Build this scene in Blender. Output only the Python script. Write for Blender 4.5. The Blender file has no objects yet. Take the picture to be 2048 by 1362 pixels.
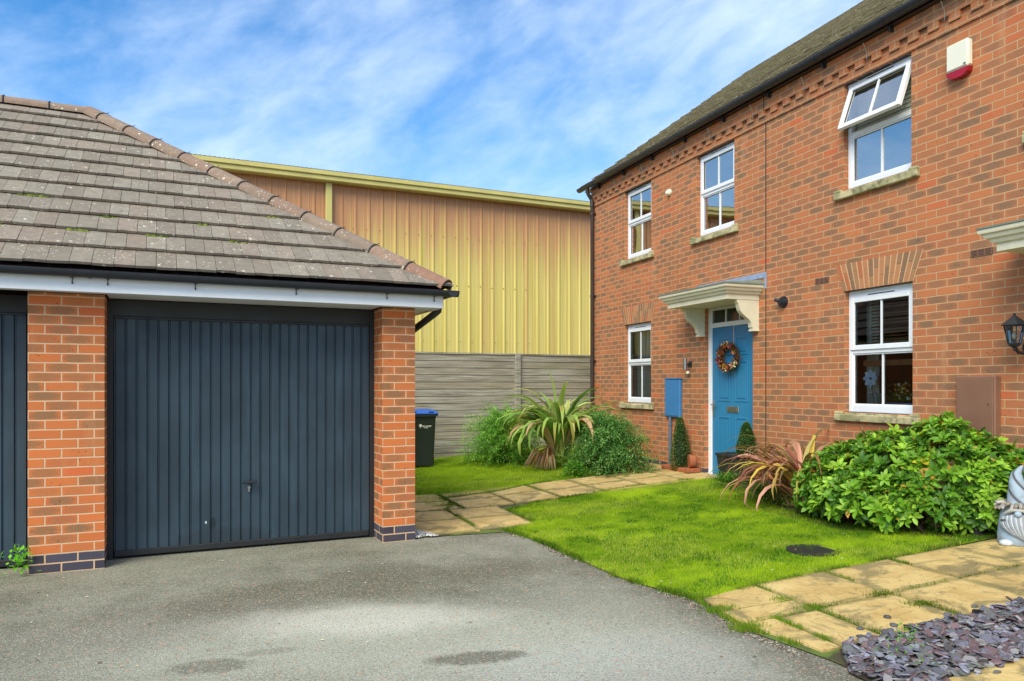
import bpy, bmesh, math, random
import numpy as np
from mathutils import Matrix, Vector
random.seed(7); rng = np.random.default_rng(7)
R = math.radians; PI = math.pi
C = bpy.context.scene.collection
CAM = 1.475

# ------------------------------------------------------------------ frames
AH = -69.571; AG = 25.039
def frame(ang, dist):
    a = R(ang); m = Matrix.Rotation(a, 4, 'Z')
    y = Vector((-math.sin(a), math.cos(a), 0))
    return Matrix.Translation(y * dist) @ m
H = frame(AH, 6.29)      # house front: x to the right along the facade, y into the house
G = frame(AG, 6.86)      # garage front: x to the right, y into the garage
W = Matrix.Identity(4)
def Hw(x, y, z=0): return H @ Vector((x, y, z))
def Gw(x, y, z=0): return G @ Vector((x, y, z))
Hi = H.inverted()
def ground(x, y):
    t = -(Hi @ Vector((x, y, 0))).y
    return 0.21 * min(1, max(0, (3.6 - t) / 3.3))
def gH(x, y): return 0.21 * min(1, max(0, (3.6 + y) / 3.3))
NH = (math.cos(R(AH + 90)), math.sin(R(AH + 90)))
def ground_np(x, y):
    t = 6.29 - (x * NH[0] + y * NH[1])
    return 0.21 * np.clip((3.6 - t) / 3.3, 0, 1)

def S(r, g, b, a=1.0):
    f = lambda c: (c / 255 / 12.92) if c / 255 <= .04045 else ((c / 255 + .055) / 1.055) ** 2.4
    return (f(r), f(g), f(b), a)

# ------------------------------------------------------------------ node helper
class NT:
    def __init__(s, name):
        s.m = bpy.data.materials.new(name); s.m.use_nodes = True
        s.t = s.m.node_tree; s.t.nodes.clear()
        s.out = s.t.nodes.new('ShaderNodeOutputMaterial')
        s.b = s.t.nodes.new('ShaderNodeBsdfPrincipled')
        s.t.links.new(s.b.outputs[0], s.out.inputs[0])
    def n(s, typ, **kw):
        o = s.t.nodes.new(typ)
        for k, v in kw.items(): setattr(o, k, v)
        return o
    def put(s, sock, v):
        if hasattr(v, 'node') or isinstance(v, bpy.types.NodeSocket): s.t.links.new(v, sock)
        else:
            try: sock.default_value = v
            except Exception: sock.default_value = (v, v, v, 1) if not hasattr(v, '__len__') else v[:3]
    def coord(s, k='Object'): return s.n('ShaderNodeTexCoord').outputs[k]
    def uv(s): return s.coord('UV')
    def pos(s): return s.n('ShaderNodeNewGeometry').outputs['Position']
    def attr(s, name='tone'): return s.n('ShaderNodeAttribute', attribute_name=name).outputs['Color']
    def sep(s, v):
        o = s.n('ShaderNodeSeparateXYZ'); s.put(o.inputs[0], v); return o.outputs
    def comb(s, x=0, y=0, z=0):
        o = s.n('ShaderNodeCombineXYZ')
        for i, v in enumerate((x, y, z)): s.put(o.inputs[i], v)
        return o.outputs[0]
    def M(s, op, a, b=0.0, c=0.0, clamp=False):
        o = s.n('ShaderNodeMath', operation=op, use_clamp=clamp)
        s.put(o.inputs[0], a); s.put(o.inputs[1], b); s.put(o.inputs[2], c)
        return o.outputs[0]
    def VM(s, op, a, b=(0, 0, 0)):
        o = s.n('ShaderNodeVectorMath', operation=op); s.put(o.inputs[0], a); s.put(o.inputs[1], b)
        return o.outputs[0]
    def noise(s, v, scale, detail=4, rough=.55, col=False, dist=0):
        o = s.n('ShaderNodeTexNoise'); s.put(o.inputs['Vector'], v)
        o.inputs['Scale'].default_value = scale; o.inputs['Detail'].default_value = detail
        o.inputs['Roughness'].default_value = rough; o.inputs['Distortion'].default_value = dist
        return o.outputs['Color' if col else 'Fac']
    def vor(s, v, scale, feature='F1', out='Distance', rnd=1):
        o = s.n('ShaderNodeTexVoronoi', feature=feature); s.put(o.inputs['Vector'], v)
        o.inputs['Scale'].default_value = scale; o.inputs['Randomness'].default_value = rnd
        return o.outputs[out]
    def white(s, v):
        o = s.n('ShaderNodeTexWhiteNoise'); s.put(o.inputs['Vector'], v); return o.outputs['Value']
    def mix(s, f, a, b, mode='MIX'):
        o = s.n('ShaderNodeMix', data_type='RGBA', blend_type=mode)
        s.put(o.inputs[0], f); s.put(o.inputs[6], a); s.put(o.inputs[7], b); return o.outputs[2]
    def sm(s, v, a, b, lo=0.0, hi=1.0):
        o = s.n('ShaderNodeMapRange', interpolation_type='SMOOTHSTEP')
        for i, x in enumerate((v, a, b, lo, hi)): s.put(o.inputs[i], x)
        return o.outputs[0]
    def bump(s, h, strength=.3, dist=.01):
        o = s.n('ShaderNodeBump'); s.put(o.inputs['Height'], h)
        o.inputs['Strength'].default_value = strength; o.inputs['Distance'].default_value = dist
        s.t.links.new(o.outputs[0], s.b.inputs['Normal'])
    def fin(s, col=None, rough=.7, metal=0, spec=.5):
        if col is not None: s.put(s.b.inputs['Base Color'], col)
        s.put(s.b.inputs['Roughness'], rough); s.put(s.b.inputs['Metallic'], metal)
        s.b.inputs['Specular IOR Level'].default_value = spec
        return s.m

def plain(name, col, rough=.6, metal=0, var=.12, vs=6, spec=.5, bump=.1):
    k = NT(name); p = k.coord()
    n1 = k.noise(p, vs, 5); n2 = k.noise(p, vs * 9, 3)
    v = k.M('ADD', k.M('MULTIPLY', n1, .7), k.M('MULTIPLY', n2, .3))
    c = k.mix(k.sm(v, .3, .7), tuple(c * (1 - var) for c in col[:3]) + (1,), tuple(min(1, c * (1 + var)) for c in col[:3]) + (1,))
    if bump: k.bump(n2, bump, .004)
    return k.fin(c, k.sm(n1, .3, .7, rough * .85, min(1, rough * 1.12)), metal, spec)

def leaf_mat(name, rough=.45, trans=.35, spec=.4):
    k = NT(name); c = k.attr()
    k.put(k.b.inputs['Base Color'], c); k.b.inputs['Roughness'].default_value = rough
    k.b.inputs['Specular IOR Level'].default_value = spec
    tr = k.n('ShaderNodeBsdfTranslucent'); k.put(tr.inputs[0], k.mix(1, c, (1, 1, .75, 1), 'MULTIPLY'))
    mx = k.n('ShaderNodeMixShader'); mx.inputs[0].default_value = trans
    k.t.links.new(k.b.outputs[0], mx.inputs[1]); k.t.links.new(tr.outputs[0], mx.inputs[2])
    k.t.links.new(mx.outputs[0], k.out.inputs[0])
    return k.m

def brick_mat(name, dark_below, cols, mortar, darkfrac=.45):
    k = NT(name); uv = k.uv(); o = k.sep(uv)
    wob = k.noise(uv, 9, 2)
    u = k.M('ADD', o[0], k.M('MULTIPLY', k.M('SUBTRACT', wob, .5), .006)); v = k.M('ADD', o[1], k.M('MULTIPLY', k.M('SUBTRACT', k.noise(k.VM('ADD', uv, (5, 7, 0)), 7, 2), .5), .005))
    row = k.M('FLOOR', k.M('DIVIDE', v, .075))
    par = k.M('MODULO', k.M('ABSOLUTE', row), 2.0)
    uo = k.M('ADD', k.M('DIVIDE', u, .225), k.M('MULTIPLY', par, .5))
    cell = k.M('FLOOR', uo)
    lx = k.M('SUBTRACT', uo, cell); ly = k.M('SUBTRACT', k.M('DIVIDE', v, .075), row)
    dx = k.M('MULTIPLY', k.M('SUBTRACT', .5, k.M('ABSOLUTE', k.M('SUBTRACT', lx, .5))), .225)
    dy = k.M('MULTIPLY', k.M('SUBTRACT', .5, k.M('ABSOLUTE', k.M('SUBTRACT', ly, .5))), .075)
    ed = k.M('ADD', k.M('MINIMUM', dx, dy), k.M('MULTIPLY', k.M('SUBTRACT', k.noise(uv, 120, 2), .5), .003))
    face = k.sm(ed, .0042, .0066)
    cv = k.comb(cell, row, 0)
    r1 = k.white(cv); r2 = k.white(k.VM('ADD', cv, (17.3, 5.1, 2))); r3 = k.white(k.VM('ADD', cv, (3.7, 55, 9)))
    base = k.mix(r1, cols[0], cols[1])
    base = k.mix(k.sm(r3, .86, 1.02), base, cols[2])
    ex = k.M('DIVIDE', k.M('SUBTRACT', lx, .5), .47); ey = k.M('DIVIDE', k.M('SUBTRACT', ly, .5), .5)
    el = k.M('ADD', k.M('MULTIPLY', ex, ex), k.M('MULTIPLY', ey, ey))
    el = k.M('ADD', el, k.M('MULTIPLY', k.M('SUBTRACT', k.noise(k.VM('MULTIPLY', uv, (.45, 1, 1)), 60, 5, .7), .5), 2.6))
    sm = k.M('MULTIPLY', k.sm(el, 1.4, .3), k.sm(r2, 1 - darkfrac - .12, 1 - darkfrac + .2))
    base = k.mix(k.M('MULTIPLY', sm, k.M('ADD', .35, k.M('MULTIPLY', k.white(k.VM('ADD', cv, (8.1, 2.2, 4))), .6))), base, cols[3])
    base = k.mix(k.M('MULTIPLY', k.M('MULTIPLY', k.sm(r2, .9, .97), k.sm(r1, .3, .6)), .45), base, cols[3])
    base = k.mix(k.M('MULTIPLY', k.sm(k.noise(uv, 60, 5, .7), .35, .7), .35), base, cols[4])
    spots = k.M('MULTIPLY', k.sm(k.vor(uv, 26), .2, .1), k.sm(k.noise(uv, 6, 2), .5, .62))
    base = k.mix(k.M('MULTIPLY', spots, .75), base, (.03, .02, .018, 1))
    dk = k.M('LESS_THAN', v, dark_below)
    blue = k.mix(r1, S(58, 56, 68), S(80, 78, 92))
    base = k.mix(dk, base, blue)
    mo = k.mix(k.noise(uv, 30, 4), mortar, tuple(c * .8 for c in mortar[:3]) + (1,))
    wth = k.sm(k.noise(uv, 1.1, 5), .4, .72)
    base = k.mix(k.M('MULTIPLY', wth, .25), base, S(140, 100, 66))
    stk = k.M('MULTIPLY', k.sm(k.noise(k.VM('MULTIPLY', uv, (3.2, .35, 1)), 2, 5, .6), .56, .74), .22)
    base = k.mix(stk, base, S(206, 170, 128))
    col = k.mix(face, mo, base)
    hgt = k.M('ADD', face, k.M('MULTIPLY', k.noise(uv, 90, 4), .3))
    k.bump(hgt, .7, .006)
    return k.fin(col, k.sm(face, 0, 1, .95, .82), 0, .3)

# ------------------------------------------------------------------ mesh builder
BASE = {}
class MB:
    def __init__(s): s.v = []; s.f = []; s.c = None; s.cc = (.5, .5, .5, 1)
    def tone(s, c):
        if s.c is None: s.c = [(.5, .5, .5, 1)] * len(s.v)
        s.cc = c; return s
    def add(s, vs, fs):
        n = len(s.v); s.v += [tuple(p) for p in vs]; s.f += [tuple(i + n for i in f) for f in fs]
        if s.c is not None: s.c += [s.cc] * len(vs)
        return s
    def box(s, x0, x1, y0, y1, z0, z1):
        return s.add([(x0, y0, z0), (x1, y0, z0), (x1, y1, z0), (x0, y1, z0), (x0, y0, z1), (x1, y0, z1), (x1, y1, z1), (x0, y1, z1)],
                     [(0, 3, 2, 1), (4, 5, 6, 7), (0, 1, 5, 4), (1, 2, 6, 5), (2, 3, 7, 6), (3, 0, 4, 7)])
    def cbox(s, cx, cy, cz, dx, dy, dz): return s.box(cx - dx / 2, cx + dx / 2, cy - dy / 2, cy + dy / 2, cz - dz / 2, cz + dz / 2)
    def bbox(s, x0, x1, y0, y1, z0, z1, b=.006):      # box with chamfered edges
        vs = []; ix = {}
        P = [(x0, x1), (y0, y1), (z0, z1)]
        for a in range(8):
            sg = [(a >> i) & 1 for i in range(3)]
            for ax in range(3):
                p = []
                for i in range(3):
                    e = P[i][sg[i]]; d = b if sg[i] == 0 else -b
                    p.append(e if i == ax else e + d)
                ix[(a, ax)] = len(vs); vs.append(p)
        fs = []
        for ax in range(3):
            o1, o2 = [i for i in range(3) if i != ax]
            for sd in (0, 1):
                q = [sd << ax, sd << ax | 1 << o1, sd << ax | 1 << o1 | 1 << o2, sd << ax | 1 << o2]
                fs.append([ix[(k, ax)] for k in q])
        for ax in range(3):
            o1, o2 = [i for i in range(3) if i != ax]
            for a1 in (0, 1):
                for a2 in (0, 1):
                    k0 = a1 << o1 | a2 << o2; k1 = k0 | 1 << ax
                    fs.append([ix[(k0, o1)], ix[(k1, o1)], ix[(k1, o2)], ix[(k0, o2)]])
        for a in range(8): fs.append([ix[(a, 0)], ix[(a, 1)], ix[(a, 2)]])
        return s.add(vs, fs)
    def tube(s, pts, r, n=10, cap=True):
        pts = [Vector(p) for p in pts]; rs = r if isinstance(r, (list, tuple)) else [r] * len(pts)
        vs = []; fs = []
        for i, p in enumerate(pts):
            d = (pts[min(i + 1, len(pts) - 1)] - pts[max(i - 1, 0)]).normalized()
            a = d.cross(Vector((0, 0, 1)));
            if a.length < .05: a = d.cross(Vector((0, 1, 0)))
            a.normalize(); b = d.cross(a)
            for j in range(n):
                t = 2 * PI * j / n; vs.append(p + (a * math.cos(t) + b * math.sin(t)) * rs[i])
        for i in range(len(pts) - 1):
            for j in range(n):
                k = (j + 1) % n; fs.append((i * n + j, i * n + k, i * n + n + k, i * n + n + j))
        if cap: fs += [tuple(range(n - 1, -1, -1)), tuple((len(pts) - 1) * n + j for j in range(n))]
        return s.add(vs, fs)
    def prism(s, poly, axis, a, b):       # poly in the two other axes
        def P(u, v, w):
            return {0: (w, u, v), 1: (u, w, v), 2: (u, v, w)}[axis]
        n = len(poly)
        vs = [P(u, v, a) for u, v in poly] + [P(u, v, b) for u, v in poly]
        return s.add(vs, [tuple(range(n)), tuple(range(2 * n - 1, n - 1, -1))] + [(i, i + n, (i + 1) % n + n, (i + 1) % n) for i in range(n)])
    def lathe(s, prof, c=(0, 0, 0), n=20, sq=None):
        vs = []; fs = []
        for r, z in prof:
            for j in range(n):
                t = 2 * PI * j / n; k = 1 if sq is None else sq(t)
                vs.append((c[0] + r * k * math.cos(t), c[1] + r * k * math.sin(t), c[2] + z))
        for i in range(len(prof) - 1):
            for j in range(n):
                k = (j + 1) % n; fs.append((i * n + j, i * n + k, i * n + n + k, i * n + n + j))
        fs += [tuple(range(n - 1, -1, -1)), tuple((len(prof) - 1) * n + j for j in range(n))]
        return s.add(vs, fs)
    def ball(s, c, r, n=8, m=6):
        rx, ry, rz = r if isinstance(r, (tuple, list)) else (r, r, r)
        vs = []; fs = []
        for i in range(m + 1):
            p = PI * i / m
            for j in range(n):
                t = 2 * PI * j / n
                vs.append((c[0] + rx * math.sin(p) * math.cos(t), c[1] + ry * math.sin(p) * math.sin(t), c[2] + rz * math.cos(p)))
        for i in range(m):
            for j in range(n):
                k = (j + 1) % n; fs.append((i * n + j, i * n + n + j, i * n + n + k, i * n + k))
        return s.add(vs, fs)
    def build(s, name, mat, parent=None, F=W, base=(0, 0, 0), uv=True, smooth=None, fix=False):
        me = bpy.data.meshes.new(name)
        if parent is not None: base = BASE[parent.name]
        bx, by, bz = base
        me.from_pydata([(x - bx, y - by, z - bz) for x, y, z in s.v], [], s.f)
        me.materials.append(mat)
        if fix:
            bm = bmesh.new(); bm.from_mesh(me); bmesh.ops.remove_doubles(bm, verts=bm.verts, dist=1e-5)
            bmesh.ops.recalc_face_normals(bm, faces=bm.faces); bm.to_mesh(me); bm.free()
        me.update()
        if s.c is not None and not fix:
            a = me.color_attributes.new('tone', 'FLOAT_COLOR', 'POINT')
            a.data.foreach_set('color', np.array(s.c, dtype=np.float32).ravel())
        if uv:
            l = me.uv_layers.new(name='UVMap')
            co = np.empty(len(me.vertices) * 3, np.float32); me.vertices.foreach_get('co', co); co = co.reshape(-1, 3) + np.array(base, np.float32)
            for p in me.polygons:
                nx, ny, nz = abs(p.normal.x), abs(p.normal.y), abs(p.normal.z)
                for li in p.loop_indices:
                    q = co[me.loops[li].vertex_index]
                    l.data[li].uv = (q[0], q[1]) if nz > max(nx, ny) else ((q[1], q[2]) if nx > ny else (q[0], q[2]))
        if smooth is not None:
            me.shade_smooth()
            if smooth < 180: me.set_sharp_from_angle(angle=R(smooth))
        o = bpy.data.objects.new(name, me); C.objects.link(o)
        if parent is not None: o.parent = parent
        else: o.matrix_world = F @ Matrix.Translation(base)
        BASE[o.name] = base
        return o

def tag(o, label=None, cat=None, group=None, kind=None):
    if label: o['label'] = label
    if cat: o['category'] = cat
    if group: o['group'] = group
    if kind: o['kind'] = kind
    return o
def thing(name, label, cat, F=W, base=(0, 0, 0), group=None):
    o = bpy.data.objects.new(name, None); C.objects.link(o); o.empty_display_size = .1
    o.matrix_world = F @ Matrix.Translation(base); BASE[o.name] = base
    return tag(o, label, cat, group)
def hgrad(a, b, t): return tuple(a[i] * (1 - t) + b[i] * t for i in range(3)) + (1,)

# ------------------------------------------------------------------ materials
B_H = [S(196, 118, 74), S(180, 108, 70), S(200, 100, 62), S(118, 98, 78), S(180, 128, 88)]
B_G = [S(212, 118, 62), S(200, 108, 58), S(214, 100, 54), S(126, 102, 74), S(198, 126, 78)]
M = {}
M['brick_h'] = brick_mat('house_brick', .285, B_H, S(200, 164, 124), .66)
M['brick_g'] = brick_mat('garage_brick', .15, B_G, S(220, 184, 148), .62)
M['white'] = plain('white_upvc', S(232, 236, 240), .35, var=.03)
M['paint'] = plain('cream_paint', S(222, 216, 190), .5, var=.07, vs=5)
M['fascia'] = plain('white_fascia', S(238, 242, 246), .4, var=.04, vs=3)
M['black'] = plain('black_plastic', S(40, 44, 52), .38, var=.15)
M['pipe'] = plain('brown_plastic', S(58, 46, 42), .45, var=.15)
M['darkmetal'] = plain('dark_metal', S(34, 36, 38), .5, var=.2)
M['lead'] = plain('lead_sheet', S(142, 158, 184), .45, metal=0, var=.18, vs=9)
M['leadgreen'] = plain('mossy_lead', S(116, 124, 108), .8, var=.2, vs=7)
M['steel'] = plain('steel', S(170, 172, 170), .3, metal=.9, var=.08)
M['bluebox'] = plain('blue_cabinet_paint', S(58, 122, 176), .5, var=.06)
M['brownbox'] = plain('brown_cabinet_paint', S(132, 96, 76), .55, var=.05)
M['alarm'] = plain('cream_plastic', S(230, 228, 208), .4, var=.03)
M['red'] = plain('red_lens', S(160, 18, 34), .25, var=.1)
M['yellowtrim'] = plain('yellow_trim', S(200, 188, 112), .55, var=.1, vs=2)
M['terra'] = plain('terracotta', S(160, 92, 58), .8, var=.18, vs=14)
M['plank'] = None
M['soil'] = plain('soil', S(56, 46, 32), .95, var=.35, vs=12, bump=.6)
M['leaf'] = leaf_mat('foliage_leaf', .55, .35, .2); M['glossleaf'] = leaf_mat('glossy_leaf', .42, .3, .35)
M['blade'] = leaf_mat('grass_blade', .6, .45, .2)
M['twig'] = plain('twig_bark', S(84, 66, 50), .9, var=.3, vs=20)
M['curtain'] = plain('curtain_cloth', S(206, 212, 196), .9, var=.06)
M['olive'] = plain('olive_curtain', S(176, 168, 92), .9, var=.08)
M['room'] = plain('room_plaster', S(120, 116, 106), .9, var=.1, vs=2)
M['wood'] = plain('timber', S(150, 96, 52), .6, var=.25, vs=8)

k = NT('window_glass'); k.t.nodes.remove(k.b)
tr = k.n('ShaderNodeBsdfTransparent'); tr.inputs[0].default_value = (.86, .9, .88, 1)
gl = k.n('ShaderNodeBsdfGlossy'); gl.inputs['Roughness'].default_value = .012; gl.inputs[0].default_value = (.95, .97, 1, 1)
bp = k.n('ShaderNodeBump'); bp.inputs['Strength'].default_value = .03; bp.inputs['Distance'].default_value = .02
k.put(bp.inputs['Height'], k.noise(k.coord(), 3, 1)); k.t.links.new(bp.outputs[0], gl.inputs['Normal'])
fr = k.n('ShaderNodeFresnel'); fr.inputs[0].default_value = 1.7
mx = k.n('ShaderNodeMixShader'); k.t.links.new(fr.outputs[0], mx.inputs[0]); k.t.links.new(tr.outputs[0], mx.inputs[1]); k.t.links.new(gl.outputs[0], mx.inputs[2])
k.t.links.new(mx.outputs[0], k.out.inputs[0]); M['glass'] = k.m
g2 = k.m.copy(); g2.name = 'boosted_reflection_glass'  # same glass, sky reflection boosted to make the upper panes look paler
for nd in g2.node_tree.nodes:
    if nd.type == 'FRESNEL': nd.inputs[0].default_value = 7.0
    if nd.type == 'BSDF_GLOSSY': nd.inputs[0].default_value = (1, .97, .92, 1)
M['glass_up'] = g2

def tile_mat(name, c1, c2, c3, lich, mossy):
    k = NT(name); p = k.coord(); t = k.sep(k.attr())
    c = k.mix(t[0], c1, c2); c = k.mix(k.M('MULTIPLY', t[1], .55), c, c3)
    c = k.mix(k.M('MULTIPLY', k.sm(k.noise(p, 14, 5), .35, .75), .45), c, tuple(x * .6 for x in c1[:3]) + (1,))
    c = k.mix(k.M('MULTIPLY', k.sm(k.noise(p, 160, 3), .4, .7), .3), c, c2)
    li = k.M('MULTIPLY', k.sm(k.M('ADD', k.vor(k.VM('ADD', p, k.VM('MULTIPLY', k.noise(p, 30, 2, col=True), (.03, .03, .03))), 11), k.M('MULTIPLY', k.noise(p, 50, 2), .12)), .22, .17), k.sm(k.noise(p, 2.2, 2), .42, .55))
    c = k.mix(k.M('MULTIPLY', li, lich), c, S(205, 204, 188))
    l2 = k.M('MULTIPLY', k.sm(k.vor(p, 30), .24, .15), k.sm(k.noise(p, 4, 2), .42, .55))
    c = k.mix(k.M('MULTIPLY', l2, lich * .8), c, S(196, 190, 170))
    mo = k.M('MULTIPLY', k.sm(k.noise(p, 5, 5, .65), .62, .74), mossy)
    c = k.mix(mo, c, S(112, 118, 58))
    k.bump(k.M('ADD', k.noise(p, 90, 4), k.M('MULTIPLY', k.noise(p, 12, 2), .6)), .4, .008)
    return k.fin(c, .9, 0, .25)
M['tile_g'] = tile_mat('garage_roof_tile', S(122, 113, 101), S(146, 138, 124), S(142, 124, 110), .9, .2)
M['ridge_g'] = tile_mat('garage_ridge_tile', S(130, 114, 100), S(148, 130, 114), S(150, 104, 84), .95, .3)
M['tile_h'] = tile_mat('house_roof_tile', S(132, 124, 100), S(170, 160, 132), S(148, 142, 104), 1.0, .45)

# stone sill
k = NT('stone_sill'); p = k.coord()
c = k.mix(k.sm(k.noise(p, 6, 6), .35, .7), S(196, 184, 142), S(140, 138, 98))
c = k.mix(k.M('MULTIPLY', k.sm(k.noise(p, 14, 5), .5, .66), .7), c, S(92, 92, 66))
k.bump(k.noise(p, 60, 4), .35, .006); M['sill'] = k.fin(c, .9)
# garage door paint
k = NT('garage_door_paint'); p = k.coord(); o = k.sep(p)
c = k.mix(k.sm(k.noise(p, 1.2, 4), .3, .7), S(42, 56, 66), S(54, 72, 84))
c = k.mix(k.M('MULTIPLY', k.sm(k.noise(k.VM('MULTIPLY', p, (3, 3, .35)), 5, 5), .45, .75), .35), c, S(62, 88, 104))
def blot(k, c, x, z, rx, rz, col, am, px=None):
    d = k.M('SQRT', k.M('ADD', k.M('POWER', k.M('DIVIDE', k.M('SUBTRACT', o[0], x), rx), 2.0), k.M('POWER', k.M('DIVIDE', k.M('SUBTRACT', o[2], z), rz), 2.0)))
    d = k.M('ADD', d, k.M('MULTIPLY', k.M('SUBTRACT', k.noise(p, 22, 4), .5), .9))
    return k.mix(k.M('MULTIPLY', k.sm(d, 1.05, .7), am), c, col)
c = blot(k, c, -.29, .25, .03, .06, S(26, 34, 40), .8)
c = blot(k, c, -.30, .13, .008, .13, S(18, 24, 30), .8); c = blot(k, c, -.275, .12, .007, .14, S(18, 24, 30), .8)
c = blot(k, c, -.2, .1, .45, .12, S(40, 50, 58), .6)
c = blot(k, c, -.345, .26, .008, .012, S(220, 224, 220), .9)
k.bump(k.noise(p, 200, 2), .05, .001); M['gdoor'] = k.fin(c, k.sm(k.noise(p, 6, 4), .3, .7, .36, .55), 0, .45)
# front door paint
M['bdoor'] = plain('blue_door_paint', S(44, 124, 168), .42, var=.04, vs=2)
# timber boards
k = NT('weathered_board'); p = k.coord(); t = k.sep(k.attr())
q = k.VM('MULTIPLY', k.VM('ADD', p, k.comb(k.M('MULTIPLY', t[1], 9), 0, k.M('MULTIPLY', t[1], 7))), (.45, 1, 14))
g = k.noise(q, 2.4, 8, .66, dist=.25)
c = k.mix(k.sm(g, .3, .72), S(112, 106, 94), S(188, 184, 170))
c = k.mix(k.M('MULTIPLY', k.sm(t[0], .25, 1.1), .6), c, S(146, 134, 110))
kn = k.vor(k.VM('MULTIPLY', k.VM('ADD', p, k.comb(t[1], 0, t[1])), (1, 1, 2.4)), 3.1)
c = k.mix(k.sm(kn, .07, .035), c, S(82, 66, 52))
c = k.mix(k.M('MULTIPLY', k.sm(k.noise(p, 1.4, 4), .5, .75), .45), c, S(128, 132, 92))
k.bump(g, .5, .006); M['board'] = k.fin(c, .9)
# cladding
k = NT('yellow_cladding'); p = k.coord(); o = k.sep(p)
st = k.noise(k.VM('MULTIPLY', p, (5.5, 1, .12)), 2.2, 5, .6)
c = k.mix(k.sm(st, .35, .65), S(206, 188, 98), S(220, 204, 122))
up = k.M('ADD', k.M('MULTIPLY', k.M('SUBTRACT', o[2], 4.2), .62), k.M('MULTIPLY', k.M('SUBTRACT', st, .5), 2.4))
lf = k.M('MULTIPLY', k.M('SUBTRACT', .7, o[0]), .5)
fade = k.sm(k.M('ADD', k.M('ADD', up, k.M('MAXIMUM', lf, 0)), .1), .0, 1.3)
c = k.mix(k.M('MULTIPLY', fade, .9), c, S(184, 126, 90))
strk = k.M('MULTIPLY', k.sm(k.noise(k.VM('MULTIPLY', p, (16, 1, .3)), 2, 3), .66, .7), k.sm(o[2], 2.0, 5.8))
c = k.mix(k.M('MULTIPLY', strk, .45), c, S(104, 82, 50))
bnd = k.M('MULTIPLY', k.sm(k.noise(k.VM('MULTIPLY', p, (1, 1, .02)), 2.3, 2), .52, .66), k.sm(o[0], 1.8, 4.2))
c = k.mix(k.M('MULTIPLY', bnd, .42), c, S(190, 140, 88))
k.bump(k.noise(p, 3, 2), .05, .02); M['clad'] = k.fin(c, .55)
# asphalt
k = NT('asphalt'); p = k.pos(); o = k.sep(p)
big = k.noise(p, .55, 5); med = k.noise(p, 2.4, 6, .6)
c = k.mix(k.sm(k.M('ADD', k.M('MULTIPLY', big, .6), k.M('MULTIPLY', med, .4)), .36, .62), S(106, 106, 90), S(138, 138, 122))
def ell(x, y, rx, ry, ang=0, wob=.8, ws=5, e=.25):
    ca, sa = math.cos(ang), math.sin(ang)
    dx = k.M('SUBTRACT', o[0], x); dy = k.M('SUBTRACT', o[1], y)
    a = k.M('DIVIDE', k.M('ADD', k.M('MULTIPLY', dx, ca), k.M('MULTIPLY', dy, sa)), rx)
    b = k.M('DIVIDE', k.M('SUBTRACT', k.M('MULTIPLY', dy, ca), k.M('MULTIPLY', dx, sa)), ry)
    d = k.M('SQRT', k.M('ADD', k.M('MULTIPLY', a, a), k.M('MULTIPLY', b, b)))
    d = k.M('ADD', d, k.M('MULTIPLY', k.M('SUBTRACT', k.noise(p, ws, 5, .65), .5), wob))
    return k.sm(d, 1 + e, 1 - e)
c = k.mix(k.M('MULTIPLY', ell(-.55, 4.3, 1.5, .62, .1, 1.5, 2.4, .6), .48), c, S(186, 188, 170))
c = k.mix(k.M('MULTIPLY', ell(-1.0, 4.72, .75, .3, .1, 1.2, 3, .5), .5), c, S(206, 204, 188))
c = k.mix(k.M('MULTIPLY', ell(.55, 3.9, .9, .5, .3, 1.4, 1.8, .6), .4), c, S(182, 184, 176))
c = k.mix(k.M('MULTIPLY', ell(-.9, 5.62, 1.7, .42, .42, 1.4, 2.2, .5), .62), c, S(92, 88, 68))
c = k.mix(k.M('MULTIPLY', ell(-2.3, 4.6, .9, .5, .4, 1.3, 2.2, .6), .35), c, S(104, 98, 86))
c = k.mix(k.M('MULTIPLY', ell(-.19, 4.06, .27, .09, .22, 1.1, 14, .25), .75), c, S(92, 88, 74))
c = k.mix(k.M('MULTIPLY', ell(-1.58, 3.93, .2, .1, .2, 1.3, 14, .3), .6), c, S(92, 88, 74))
c = k.mix(k.M('MULTIPLY', ell(-1.35, 4.15, .16, .05, .3, .8, 9, .3), .4), c, S(104, 100, 88))
# dirt and moss along the kerb side
tH = k.M('SUBTRACT', 6.29, k.M('ADD', k.M('MULTIPLY', o[0], NH[0]), k.M('MULTIPLY', o[1], NH[1])))
edg = k.sm(k.M('ADD', tH, k.M('MULTIPLY', k.M('SUBTRACT', k.noise(p, 5, 4), .5), .4)), 3.75, 3.4)
c = k.mix(k.M('MULTIPLY', edg, .5), c, S(78, 66, 52))
sp = k.vor(p, 150, out='Color'); sv = k.sep(sp)[0]
c = k.mix(k.M('MULTIPLY', k.sm(sv, .74, .95), .34), c, S(212, 208, 196))
c = k.mix(k.M('MULTIPLY', k.sm(sv, .26, .05), .42), c, S(50, 50, 46))
c = k.mix(k.M('MULTIPLY', k.sm(k.sep(k.vor(p, 60, out='Color'))[1], .97, .99), .6), c, S(190, 140, 112))
c = k.mix(k.M('MULTIPLY', k.sm(k.sep(k.vor(p, 42, out='Color'))[0], .955, .965), k.M('MULTIPLY', k.sm(k.vor(p, 42), .3, .2), .7)), c, S(52, 50, 40))
h = k.M('ADD', k.M('MULTIPLY', k.vor(p, 120), 1), k.M('MULTIPLY', k.noise(p, 60, 3), .5))
k.bump(h, .55, .006); M['asphalt'] = k.fin(c, .9, 0, .3)
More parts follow.
